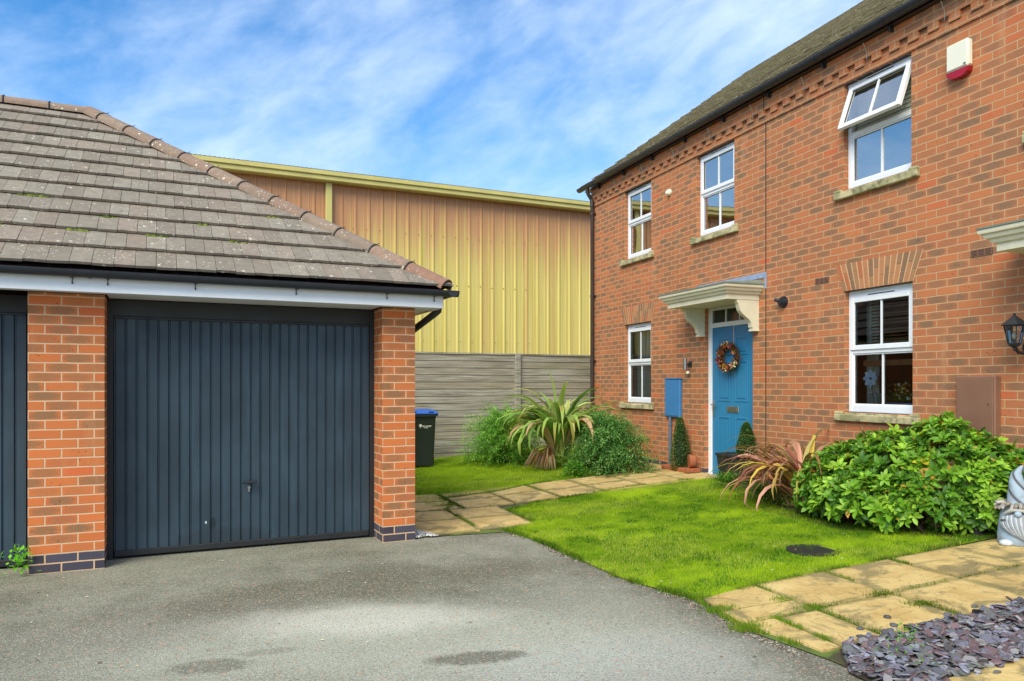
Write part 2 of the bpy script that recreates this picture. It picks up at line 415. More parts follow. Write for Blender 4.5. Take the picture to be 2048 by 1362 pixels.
# paving
k = NT('buff_paving'); p = k.pos(); t = k.sep(k.attr())
pp = k.VM('ADD', p, k.comb(k.M('MULTIPLY', t[0], 13), k.M('MULTIPLY', t[1], 7), 0))
c = k.mix(k.sm(k.noise(pp, 3, 6, .6), .32, .68), S(186, 156, 94), S(206, 180, 118))
ed = k.sm(k.M('ADD', t[2], k.M('MULTIPLY', k.M('SUBTRACT', k.noise(p, 9, 5, .65), .5), 1.8)), .45, 1.0)
c = k.mix(k.M('MULTIPLY', ed, .75), c, S(128, 118, 70))
c = k.mix(k.M('MULTIPLY', k.sm(k.noise(pp, 2.4, 8, .7, dist=.8), .5, .62), .8), c, S(118, 108, 72))
rid = k.M('ABSOLUTE', k.M('SUBTRACT', k.noise(pp, 3.2, 5, .6, dist=1.2), .5))
c = k.mix(k.M('MULTIPLY', k.sm(rid, .012, .003), .4), c, S(110, 88, 58))
spk = k.M('MULTIPLY', k.sm(k.vor(p, 70), .2, .1), k.sm(k.noise(pp, 5, 3), .5, .62))
c = k.mix(k.M('MULTIPLY', spk, .7), c, S(70, 64, 52))
k.bump(k.M('ADD', k.M('MULTIPLY', k.noise(pp, 5, 6, .6, dist=1.2), 1.0), k.M('MULTIPLY', k.noise(p, 80, 3), .12)), .8, .02)
M['paving'] = k.fin(c, .85)
# joint moss / lawn base
k = NT('moss_joint'); p = k.pos()
c = k.mix(k.sm(k.noise(p, 5, 5), .4, .6), S(66, 62, 40), S(92, 112, 40)); M['mossj'] = k.fin(c, .95); 
k = NT('lawn_turf'); p = k.pos()
c = k.mix(k.sm(k.noise(p, 1.6, 6, .6), .35, .65), S(112, 140, 24), S(150, 176, 38))
c = k.mix(k.M('MULTIPLY', k.sm(k.noise(p, 40, 4), .4, .7), .5), c, S(58, 84, 18))
k.bump(k.noise(p, 120, 4), .8, .02); M['turf'] = k.fin(c, .95, 0, .2)
k = NT('slate_chip'); t = k.attr(); p = k.coord()
c = k.mix(k.M('MULTIPLY', k.noise(p, 40, 4), .35), t, S(60, 58, 64)); k.bump(k.noise(p, 90, 3), .3, .003); M['slate'] = k.fin(c, .6)
k = NT('petal_tone'); M['tonepaint'] = k.fin(k.attr(), .6)
# gnome
k = NT('painted_concrete'); p = k.coord(); t = k.attr()
g = k.sm(k.noise(p, 25, 4), .45, .7)
c = k.mix(k.M('MULTIPLY', g, .35), t, S(120, 116, 112)); k.bump(k.noise(p, 60, 3), .3, .004); M['gnome'] = k.fin(c, .75)

# ================================================================== GROUND
def sheet(name, pts, mat, off, thick=0, kind='structure', flat=False):
    bm = bmesh.new()
    vs = [bm.verts.new((p[0], p[1], 0)) for p in pts]
    f = bm.faces.new(vs)
    if f.normal.z < 0: f.normal_flip()
    bmesh.ops.triangulate(bm, faces=[f])
    for t in (3.6, .3):
        co = Hw(0, -t); no = Vector((NH[0], NH[1], 0))
        bmesh.ops.bisect_plane(bm, geom=bm.verts[:] + bm.edges[:] + bm.faces[:], plane_co=co, plane_no=no)
    if thick:
        r = bmesh.ops.extrude_face_region(bm, geom=bm.faces[:])
        top = set(v for v in r['geom'] if isinstance(v, bmesh.types.BMVert))
    else: top = set(bm.verts)
    for v in bm.verts: v.co.z = ground(v.co.x, v.co.y) + off - (0 if v in top else thick)
    bmesh.ops.recalc_face_normals(bm, faces=bm.faces)
    if not thick:
        for f in bm.faces:
            if f.normal.z < 0: f.normal_flip()
    me = bpy.data.meshes.new(name); bm.to_mesh(me); bm.free(); me.materials.append(mat)
    o = bpy.data.objects.new(name, me); C.objects.link(o); tag(o, kind=kind); return o

far = [(-400, -400), (400, -400), (400, 400), (-400, 400)]
mb = MB(); mb.add([(x, y, -.03) for x, y in far], [(0, 1, 2, 3)])
tag(mb.build('ground', M['soil'], uv=False), kind='structure')
# driveway base sheet (follows the slope up to the house)
def Hp(l): return [tuple(Hw(*p))[:2] for p in l]
sheet('driveway', Hp([(-19, 8), (-19, -30), (25, -30), (25, 8)]), M['asphalt'], 0)
soil_poly = Hp([(-8.1, .02), (-8.2, -.45), (-7.2, -.75), (-6.3, -1.15), (-5.3, -1.15), (-4.75, -.75), (-4.42, -.55), (-4.42, .02)])
sheet('flower_bed', soil_poly, M['soil'], .016)
main_poly = Hp([(-7.16, -3.73), (-7.36, -3.3), (-8.1, -3.32), (-8.35, -2.89), (-8.42, -2.46), (-8.6, -1.43), (-8.62, -.9), (-8.5, -.3), (-8.1, -.3), (-7.2, -.6), (-6.4, -.95),
                (-5.5, -.98), (-4.42, -.3), (-4.40, -.94), (-4.38, -1.63), (-4.36, -2.5), (-4.30, -3.34), (-4.76, -3.47), (-5.1, -3.54), (-5.5, -3.555), (-6.1, -3.57), (-6.6, -3.61), (-6.9, -3.66)])
sheet('lawn', main_poly, M['turf'], .012)
gl_ = lambda x, y: tuple(Gw(x, y))[:2]
left_poly = Hp([(-8.46, -3.96), (-8.72, -3.80), (-9.35, -3.76), (-9.42, -3.06), (-9.62, -2.6), (-9.74, -2.1), (-9.76, -1.56), (-9.95, -.95), (-11.6, -.9), (-12.6, .05), (-12.6, 2.0)]) + \
    [gl_(8.2, 6.85), gl_(2.3, 6.85), gl_(2.3, 4.0), gl_(2.9, 2.3), gl_(2.95, 1.7), gl_(2.98, 1.45)]
sheet('lawn', left_poly, M['turf'], .012)

# paving slabs : every path is one ground surface, the slabs inside it modelled
def slabs(cells, name):
    mb = MB(); mb.tone((.5, .5, .5, 1))
    for (x0, x1, y0, y1) in cells:
        tr_, tg_ = random.random(), random.random(); mb.tone((tr_, tg_, 1, 1))
        g = .007; dz = random.uniform(-.003, .003)
        x0 += g; x1 -= g; y0 += g; y1 -= g; b = .006; T = .022
        j = lambda: random.uniform(-.004, .004)
        o = [(x0 + j(), y0 + j()), (x1 + j(), y0 + j()), (x1 + j(), y1 + j()), (x0 + j(), y1 + j())]
        i_ = [(x0 + b, y0 + b), (x1 - b, y0 + b), (x1 - b, y1 - b), (x0 + b, y1 - b)]
        vs = []
        for (x, y) in o: vs.append(tuple(Hw(x, y, gH(x, y) - .02)))
        for (x, y) in o: vs.append(tuple(Hw(x, y, gH(x, y) + T - b + dz)))
        for (x, y) in i_: vs.append(tuple(Hw(x, y, gH(x, y) + T + dz)))
        q_ = .09; inn = [(x0 + q_, y0 + q_), (x1 - q_, y0 + q_), (x1 - q_, y1 - q_), (x0 + q_, y1 - q_)]
        fs = [(8, 9, 13, 12), (9, 10, 14, 13), (10, 11, 15, 14), (11, 8, 12, 15), (12, 13, 14, 15)]
        for a in range(4):
            c_ = (a + 1) % 4; fs += [(a, c_, 4 + c_, 4 + a), (4 + a, 4 + c_, 8 + c_, 8 + a)]
        mb.add(vs + [tuple(Hw(x, y, gH(x, y) + T + dz)) for x, y in inn], fs)
        for k_ in range(-4, 0): mb.c[k_] = (tr_, tg_, 0, 1)
    return tag(mb.build(name, M['paving'], uv=False), kind='structure')
rt = [-.02, -.33, -.95, -1.6, -2.23, -2.85]
cells = []
for a, b in zip(rt[:-1], rt[1:]):
    cells += [(-4.37, -3.76, b, a), (-3.76, -3.2, b, a)]
cells += [(-3.74, -3.2, -3.17, -2.86)]
slabs(cells, 'path')
# irregular cut pieces at the drive end
def poly_slab(mb, pts, T=.02):
    vs = [tuple(Hw(x, y, gH(x, y) - .02)) for x, y in pts] + [tuple(Hw(x, y, gH(x, y) + T)) for x, y in pts]
    n = len(pts); mb.tone((random.random(), random.random(), random.random() ** 2, 1))
    mb.add(vs, [tuple(range(n, 2 * n))] + [(i, (i + 1) % n, (i + 1) % n + n, i + n) for i in range(n)])
mb = MB(); mb.tone((.5, .5, .5, 1))
for P in ([(-4.36, -2.86), (-4.28, -3.32), (-4.02, -3.36), (-3.97, -2.86)], [(-3.955, -2.86), (-4.0, -3.37), (-3.76, -3.40), (-3.76, -2.86)],
          [(-3.745, -3.18), (-3.75, -3.4), (-3.4, -3.32), (-3.21, -3.3), (-3.21, -3.18)]): poly_slab(mb, P)
tag(mb.build('path', M['paving'], uv=False), kind='structure')
slabs([(-2.68, -2.08, a - .6, a) for a in (-.05, -.66, -1.27, -1.88, -2.49)] + [(-2.07, -1.47, a - .6, a) for a in (-.05, -.66, -1.27, -1.88, -2.49)], 'path')
# path from the drive to the blue door
cells = []
for i in range(6):
    y1 = -.0 - i * .62
    for (a, b) in ((-9.72, -9.09), (-9.08, -8.46)):
        cells.append((a, b, y1 - .61, y1))
for a in (-11.6, -10.97, -10.35): cells.append((a, a + .62, -.9, 0))
cells += [(-8.44, -7.84, -3.95, -3.34), (-7.83, -7.22, -3.95, -3.34), (-8.44, -7.84, -4.57, -3.96), (-7.83, -7.14, -4.57, -3.96),
          (-9.09, -8.45, -4.4, -3.75), (-9.72, -9.1, -4.4, -3.75)]
slabs(cells, 'path')
sheet('path_bedding', Hp([(-11.62, .01), (-11.62, -.92), (-9.74, -.95), (-9.74, -4.45), (-9.0, -4.6), (-7.08, -4.62), (-7.05, -3.73), (-7.34, -3.28), (-8.0, -3.2), (-8.2, -2.6), (-8.42, -2.0), (-8.42, .01)]), M['mossj'], .007)
sheet('path_bedding', Hp([(-4.39, .01), (-4.39, -2.9), (-4.33, -3.36), (-3.7, -3.43), (-3.15, -3.34), (-2.85, -3.32), (-1.4, -3.32), (-1.4, .01)]), M['mossj'], .0085)

# lawn blades
def inpoly(px, py, poly):
    c = np.zeros(len(px), bool); n = len(poly)
    for i in range(n):
        x0, y0 = poly[i]; x1, y1 = poly[(i + 1) % n]
        m = ((y0 > py) != (y1 > py)) & (px < (x1 - x0) * (py - y0) / (y1 - y0 + 1e-12) + x0); c ^= m
    return c
def vnoise(x, y, s, seed=0):
    r = np.random.default_rng(seed); T = r.random((64, 64))
    xs = x * s + 1000; ys = y * s + 1000; xi = np.floor(xs).astype(int); yi = np.floor(ys).astype(int)
    fx = xs - xi; fy = ys - yi; fx = fx * fx * (3 - 2 * fx); fy = fy * fy * (3 - 2 * fy)
    g = lambda a, b: T[a % 64, b % 64]
    return (g(xi, yi) * (1 - fx) + g(xi + 1, yi) * fx) * (1 - fy) + (g(xi, yi + 1) * (1 - fx) + g(xi + 1, yi + 1) * fx) * fy
def blades(px, py, hmin, hmax, w, name, cols, label, lean=.6, off=.01, big=None):
    n = len(px); a = rng.random(n) * 2 * PI; hgt = hmin + (hmax - hmin) * rng.random(n)
    pz = ground_np(px, py) + off
    la = rng.random(n) * 2 * PI; ll = rng.random(n) * lean
    V = np.zeros((n, 3, 3), np.float32); w = w * (.7 + .6 * rng.random(n))
    V[:, 0] = np.stack([px - np.cos(a) * w, py - np.sin(a) * w, pz - .006], 1)
    V[:, 1] = np.stack([px + np.cos(a) * w, py + np.sin(a) * w, pz - .006], 1)
    V[:, 2] = np.stack([px + np.cos(la) * hgt * ll, py + np.sin(la) * hgt * ll, pz + hgt], 1)
    me = bpy.data.meshes.new(name); me.vertices.add(3 * n); me.vertices.foreach_set('co', V.ravel())
    me.loops.add(3 * n); me.loops.foreach_set('vertex_index', np.arange(3 * n, dtype=np.int32))
    me.polygons.add(n); me.polygons.foreach_set('loop_start', np.arange(0, 3 * n, 3, dtype=np.int32)); me.polygons.foreach_set('loop_total', np.full(n, 3, np.int32))
    me.update(calc_edges=True)
    v = .34 * vnoise(px, py, 1.3, 3) + .28 * vnoise(px, py, 4.3, 4) + .2 * vnoise(px, py, 13, 5) + .18 * rng.random(n)
    v = np.clip((v - .3) / .38, 0, 1)[:, None]
    c = np.array(cols[0][:3]) * (1 - v) + np.array(cols[1][:3]) * v
    y = (rng.random(n) < (.05 + .18 * (vnoise(px, py, 2.2, 9) > .66)))[:, None]; c = np.where(y, np.array(cols[2][:3]), c)
    cc = np.ones((n, 3, 4), np.float32); cc[:, :, :3] = c[:, None, :]
    at = me.color_attributes.new('tone', 'FLOAT_COLOR', 'POINT'); at.data.foreach_set('color', cc.ravel())
    me.materials.append(M['blade'])
    o = bpy.data.objects.new(name, me); C.objects.link(o); return tag(o, label, 'grass', kind='stuff')
def scatter(poly, n):
    P = np.array(poly); x = rng.uniform(P[:, 0].min(), P[:, 0].max(), n); y = rng.uniform(P[:, 1].min(), P[:, 1].max(), n)
    m = inpoly(x, y, poly); return x[m], y[m]
gc = [S(100, 146, 16), S(188, 216, 40), S(214, 212, 110)]
x, y = scatter(main_poly, 360000)
qm = Hw(-4.875, -1.845); m = (x - qm.x) ** 2 + ((y - qm.y) * 1.15) ** 2 > .19 ** 2 * (.75 + .5 * vnoise(x, y, 14, 33)); x, y = x[m], y[m]
blades(x, y, .012, .03, .0022, 'grass', gc, 'short bright green mossy grass of the open lawn before the long brick house')
x, y = scatter(left_poly, 300000); m = y < 14.0; x, y = x[m], y[m]
blades(x, y, .015, .034, .003, 'grass', gc, 'short green grass of the small lawn around the wheelie bin')
# edge tufts: ragged borders of the lawn, joints and drive edge
def along(pts, n, spread):
    P = np.array(pts); seg = np.linalg.norm(P[1:] - P[:-1], axis=1); cum = np.concatenate([[0], np.cumsum(seg)])
    s = rng.random(n) * cum[-1]; i = np.clip(np.searchsorted(cum, s) - 1, 0, len(seg) - 1); f = ((s - cum[i]) / seg[i])[:, None]
    q = P[i] * (1 - f) + P[i + 1] * f
    keep = vnoise(q[:, 0], q[:, 1], 6, 21) > .38; q = q[keep]
    q = q + rng.normal(0, spread, q.shape); return q[:, 0], q[:, 1]
x, y = along(main_poly + [main_poly[0]], 16000, .016)
x2, y2 = along(left_poly[:9], 7000, .018)
blades(np.concatenate([x, x2]), np.concatenate([y, y2]), .015, .045, .003, 'grass', [S(70, 104, 22), S(120, 156, 40), S(170, 168, 90)], 'ragged longer grass tufts fringing both lawns', lean=1.1)
j = []
for l in ([(-3.76, -.4), (-3.76, -3.35)], [(-4.36, -2.85), (-3.2, -2.85)], [(-4.36, -2.23), (-3.25, -2.23)], [(-4.36, -1.6), (-3.9, -1.6)], [(-4.35, -3.36), (-4.0, -3.39), (-3.76, -3.42), (-3.35, -3.34)], [(-3.76, -3.17), (-3.3, -3.17)],
          [(-9.08, -.6), (-9.08, -3.7)], [(-9.7, -3.74), (-8.4, -3.74)], [(-8.45, -3.3), (-8.45, -4.5)], [(-8.4, -3.95), (-7.2, -3.95)], [(-9.7, -2.5), (-8.5, -2.5)]):
    q = Hp(l); a, b = along(q, 900, .012); j.append((a, b))
for cxy, n in (((-3.78, -2.85), 500), ((-3.76, -2.3), 420), ((-3.5, -2.26), 420), ((-4.05, -3.34), 500), ((-3.7, -3.4), 600), ((-4.0, -2.9), 260), ((-8.75, -3.85), 420), ((-8.5, -2.5), 120)):
    q = Hw(*cxy); j.append((q[0] + rng.normal(0, .05, n), q[1] + rng.normal(0, .03, n)))
x = np.concatenate([a for a, b in j]); y = np.concatenate([b for a, b in j])
blades(x, y, .012, .038, .0028, 'weeds', [S(84, 104, 28), S(122, 160, 40), S(176, 170, 80)], 'moss and weeds growing in the joints of the buff paving', lean=1.2, off=.012)

# broad leaved weeds and clover patches in the lawn, grit along the drive edge
for poly, n0 in ((main_poly, 60000), (left_poly, 30000)):
    x, y = scatter(poly, n0); m = (vnoise(x, y, 5, 51) > .64) & (vnoise(x, y, 1.1, 52) > .35) & (y < 14); x, y = x[m], y[m]
    blades(x, y, .012, .026, .0062, 'clover', [S(60, 108, 26), S(104, 156, 44), S(130, 170, 60)], 'darker patches of clover and moss in the lawn', lean=1.6, off=.014)
mb = MB(); mb.tone((0, 0, 0, 1))
edge_l = Hp([(-7.1, -3.74), (-6.6, -3.63), (-5.5, -3.58), (-4.76, -3.5), (-4.28, -3.39), (-3.7, -3.46), (-3.2, -3.4), (-2.6, -3.42)])
gx_, gy_ = along(edge_l, 1500, .022)
for x, y in zip(gx_, gy_):
    r_ = random.uniform(.003, .008); mb.tone(random.choice([S(150, 140, 118), S(104, 92, 72), S(190, 182, 164), S(80, 66, 50)])); mb.ball((x, y, ground(x, y) + .003), (r_, r_ * .8, r_ * .6), 5, 3)
tag(mb.build('grit', M['slate'], uv=False), 'loose grit and crumbs of soil along the lawn edge of the drive', 'grit', kind='stuff')
# slate chippings
mb = MB(); mb.tone((.3, .3, .3, 1))
sc = [S(108, 108, 122), S(92, 92, 100), S(118, 94, 98), S(100, 104, 100), S(136, 138, 154), S(104, 82, 84), S(146, 144, 144), S(84, 82, 84)]
def chip(mb, x, y, z, r, tilt=.35):
    n = random.choice((5, 6, 7, 8)); a0 = random.random() * 7; el = random.uniform(.5, .95); th = random.uniform(.004, .01)
    rot = Matrix.Rotation(random.random() * 7, 3, 'Z') @ Matrix.Rotation(random.gauss(0, tilt), 3, 'X') @ Matrix.Rotation(random.gauss(0, tilt), 3, 'Y')
    top = []; bot = []
    for i in range(n):
        a = a0 + 2 * PI * i / n; q = r * random.uniform(.75, 1.1)
        top.append(rot @ Vector((q * math.cos(a) * .86, q * el * math.sin(a) * .86, th))); bot.append(rot @ Vector((q * math.cos(a), q * el * math.sin(a), 0)))
    c = random.choice(sc); v = random.uniform(.8, 1.2); mb.tone(tuple(min(1, q * v) for q in c[:3]) + (1,))
    mb.add([(p.x + x, p.y + y, p.z + z) for p in top + bot], [tuple(range(n))] + [(i, n + i, n + (i + 1) % n, (i + 1) % n) for i in range(n)])
for _ in range(2900):
    x = random.uniform(-3.22, -2.66); y = random.uniform(-3.36, -.3)
    if y < -3.1: x = max(x, -3.17 - (y + 3.16) * 1.3)
    x += random.gauss(0, .012); p = Hw(x, y)
    chip(mb, p.x, p.y, gH(x, y) + random.uniform(.012, .045), random.uniform(.02, .05))
for x, y in ((-3.42, -2.62), (-3.3, -2.7), (-3.28, -2.3), (-2.6, -2.8), (-2.5, -2.5), (-3.35, -2.9), (-3.3, -2.05), (-3.27, -1.7)):
    p = Hw(x, y); chip(mb, p.x, p.y, gH(x, y) + .026, .026, .03)
tag(mb.build('slate_chippings', M['slate'], uv=False), 'purple and blue grey slate chippings between the two buff paths', 'gravel', kind='stuff')
sheet('slate_bed', Hp([(-3.2, .0), (-3.2, -3.2), (-2.95, -3.38), (-2.68, -3.38), (-2.68, .0)]), M['soil'], .012)
# white pebbles beside the garage corner
mb = MB(); mb.tone((.5, .5, .5, 1))
for _ in range(420):
    a, b = random.random(), random.random(); x = 2.2 + .22 * a; y = .02 + .5 * b
    if a > 1 - b * .9 + .1: continue
    mb.tone(random.choice([S(214, 212, 204), S(182, 184, 188), S(160, 156, 150), S(226, 226, 226)])); p = Gw(x, y)
    r = random.uniform(.008, .016); mb.ball((p.x, p.y, ground(p.x, p.y) + .016 + r * .4), (r, r * .8, r * .6), 6, 4)
tag(mb.build('pebbles', M['slate'], uv=False, smooth=180), 'pale grey pebbles in the small triangle at the foot of the garage corner', 'pebbles', kind='stuff')
# litter : tiny leaves and grit on drive and lawn
mb = MB(); mb.tone((.5, .5, .5, 1))
for _ in range(260):
    if random.random() < .6: q = Gw(random.uniform(-2, 3), -abs(random.gauss(0, 1.4)) - .1); x, y = q.x, q.y
    else: q = Hw(random.uniform(-8, -3), random.uniform(-3.9, -1.2)); x, y = q.x, q.y
    mb.tone(random.choice([S(190, 170, 130), S(120, 84, 52), S(210, 204, 190), S(96, 76, 50), S(204, 196, 150)]))
    r = random.uniform(.006, .018); a = random.random() * 7; z = ground(x, y) + (.004 if -(Hi @ Vector((x, y, 0))).y > 3.6 else .032)
    ca, sa = math.cos(a), math.sin(a)
    mb.add([(x - ca * r, y - sa * r, z), (x + sa * r * .35, y - ca * r * .35, z + .004), (x + ca * r, y + sa * r, z + .002), (x - sa * r * .35, y + ca * r * .35, z + .005)], [(0, 1, 2, 3)])
tag(mb.build('fallen_leaves', M['tonepaint'], uv=False), 'small dry leaves and petals scattered over tarmac and lawn', 'litter', kind='stuff')
# manhole cover in lawn
q = Hw(-4.875, -1.845)
mb = MB(); mb.lathe([(.215, -.01), (.215, .008), (.205, .012), (.185, .012), (.182, .009), (.0, .01)], (q.x, q.y, ground(q.x, q.y) + .012), 32)
tag(mb.build('drain_cover', M['darkmetal'], base=(q.x, q.y, .1), uv=False, smooth=30), 'flat dark drain cover sunk in the lawn in front of the glossy bush', 'drain cover')

# ================================================================== WALL WITH OPENINGS
def wall(mb, x0, x1, z0, z1, y, th, holes, deep=None):
    xs = sorted({x0, x1, *[h[0] for h in holes], *[h[1] for h in holes]}); zs = sorted({z0, z1, *[h[2] for h in holes], *[h[3] for h in holes]})
    inh = lambda cx, cz: any(h[0] < cx < h[1] and h[2] < cz < h[3] for h in holes)
    for i in range(len(xs) - 1):
        for jx in range(len(zs) - 1):
            a, b, c, d = xs[i], xs[i + 1], zs[jx], zs[jx + 1]
            if inh((a + b) / 2, (c + d) / 2): continue
            mb.add([(a, y, c), (b, y, c), (b, y, d), (a, y, d)], [(0, 1, 2, 3)])
            mb.add([(a, y + th, c), (b, y + th, c), (b, y + th, d), (a, y + th, d)], [(3, 2, 1, 0)])
    for (a, b, c, d) in holes + [(x0, x1, z0, z1)]:
        q = [(a, c), (b, c), (b, d), (a, d)]; out = (a, b, c, d) == (x0, x1, z0, z1)
        for i in range(4):
            (u0, w0), (u1, w1) = q[i], q[(i + 1) % 4]
            f = (0, 1, 2, 3) if not out else (3, 2, 1, 0)
            mb.add([(u0, y, w0), (u0, y + th, w0), (u1, y + th, w1), (u1, y, w1)], [f])

# ================================================================== HOUSE
house = thing('brick_house', 'long two storey red brick house with tiled roof, white windows and blue front door', 'house', H, (-8, 0, .2))
UP = [(-11.36, -10.49), (-9.235, -8.365), (-6.45, -5.572), (-4.33, -3.45)]
LO = [(-11.36, -10.498), (-6.44, -5.557)]
DOOR = (-9.04, -7.985)
holes = [(a, b, 3.61, 4.772) for a, b in UP] + [(a, b, 1.18, 2.5) for a, b in LO] + [(DOOR[0], DOOR[1], .2, 2.6), (-4.15, -3.1, .2, 2.6)]
mb = MB(); wall(mb, -12.544, 1.2, -.1, 5.09, 0, .12, holes)
# gable and other outer walls (continuous solid)
def solidquad(mb, a, b, z0, z1):
    mb.add([(a[0], a[1], z0), (b[0], b[1], z0), (b[0], b[1], z1), (a[0], a[1], z1)], [(0, 1, 2, 3)])
mb.add([(-12.544, 7.5, -.1), (-12.544, 0, -.1), (-12.544, 0, 5.09), (-12.544, 3.75, 7.77), (-12.544, 7.5, 5.09)], [(0, 1, 2, 3, 4)])
mb.add([(1.2, 0, -.1), (1.2, 7.5, -.1), (1.2, 7.5, 5.09), (1.2, 3.75, 7.77), (1.2, 0, 5.09)], [(0, 1, 2, 3, 4)])
mb.add([(1.2, 7.5, -.1), (-12.544, 7.5, -.1), (-12.544, 7.5, 5.09), (1.2, 7.5, 5.09)], [(0, 1, 2, 3)])
hw = mb.build('wall', M['brick_h'], house)
# corbelled eaves band
mb = MB(); mb.box(-12.56, 1.2, -.018, -.001, 4.776, 4.85); mb.box(-12.575, 1.2, -.034, -.0005, 4.925, 5.09)
x = -12.56
while x < 1.1:
    mb.box(x, x + .118, -.034, -.0008, 4.852, 4.923); x += .225
mb.build('eaves_band', M['brick_h'], house)
# rooms behind the windows
mb = MB()
for (a, b, c, d) in holes:
    x0, x1, z0, z1, y0, y1 = a - .5, b + .5, c - .5 if c > 1 else .21, d + .12, .125, 2.2
    x1 = min(x1, x0 + 1.9)
    mb.add([(x0, y0, z0), (x1, y0, z0), (x1, y1, z0), (x0, y1, z0), (x0, y0, z1), (x1, y0, z1), (x1, y1, z1), (x0, y1, z1)],
           [(0, 1, 2, 3), (7, 6, 5, 4), (5, 6, 2, 1), (6, 7, 3, 2), (7, 4, 0, 3)])
mb.build('interior', M['room'], house)
# movement joint
mb = MB(); mb.box(-7.737, -7.724, -.0035, -.0005, .2, 4.774); mb.box(-7.737, -7.724, -.0365, -.0345, 4.926, 5.08)
mb.build('movement_joint', M['pipe'], house)
# splayed brick arches
k = NT('arch_brick'); k.bump(k.noise(k.coord(), 60, 4), .5, .004); M['arch'] = k.fin(k.mix(k.M('MULTIPLY', k.noise(k.coord(), 50, 4), .35), k.attr(), S(150, 96, 62)), .85)
M['mortar'] = plain('mortar', S(208, 168, 128), .95, var=.1, vs=30)
for (a, b) in LO:
    a -= .01; b += .01; z0, z1 = 2.502, 2.80; sp = .115; n = 15
    mb = MB(); mb.prism([(a, z0), (b, z0), (b + sp, z1), (a - sp, z1)], 1, -.003, -.001); mo = None
    back = mb
    mb = MB(); mb.tone((.5, .5, .5, 1))
    for i in range(n):
        for (t0, t1) in (((0, .62), (.65, 1)) if i % 2 else ((0, .36), (.39, 1))):
            def X(u, t): lo = a + (b - a) * u / n; hi = (a - sp) + (b - a + 2 * sp) * u / n; return lo + (hi - lo) * t
            g = .13; q = [(X(i + g, t0), z0 + (z1 - z0) * t0), (X(i + 1 - g, t0), z0 + (z1 - z0) * t0), (X(i + 1 - g, t1), z0 + (z1 - z0) * t1), (X(i + g, t1), z0 + (z1 - z0) * t1)]
            mb.tone(random.choice([S(186, 130, 88), B_H[1], B_H[4], S(150, 116, 84), S(166, 124, 86), S(136, 108, 80), S(128, 104, 80)]))
            mb.prism(q, 1, -.008, -.0025)
    ar = mb.build('window_arch', M['arch'], house, uv=False)
    back.build('mortar_bed', M['mortar'], ar, uv=False)

def leafquad(mb, p, d, up, L, w, c, fold=.15):
    d = d.normalized(); s = d.cross(up)
    if s.length < .01: s = d.cross(Vector((1, 0, 0)))
    s.normalize(); n = s.cross(d)
    mb.tone(c); a = p; e = p + d * L; m1 = p + d * L * .5
    mb.add([a, m1 + s * w / 2 + n * w * fold, e, m1 - s * w / 2 + n * w * fold, m1], [(0, 1, 4), (1, 2, 4), (4, 2, 3), (0, 4, 3)])

def curtain(win, x0, x1, z0, z1, y, mat, name='curtain', waves=5, amp=.02):
    mb = MB(); n = 40; vs = []; fs = []
    for i in range(n + 1):
        x = x0 + (x1 - x0) * i / n; yy = y + amp * math.sin(waves * 2 * PI * i / n) + amp * .4 * math.sin(waves * 5.3 * i / n)
        vs += [(x, yy, z0), (x, yy, z1)]
    for i in range(n): fs.append((2 * i, 2 * i + 2, 2 * i + 3, 2 * i + 1))
    mb.add(vs, fs); return mb.build(name, mat, win, uv=False, smooth=180)

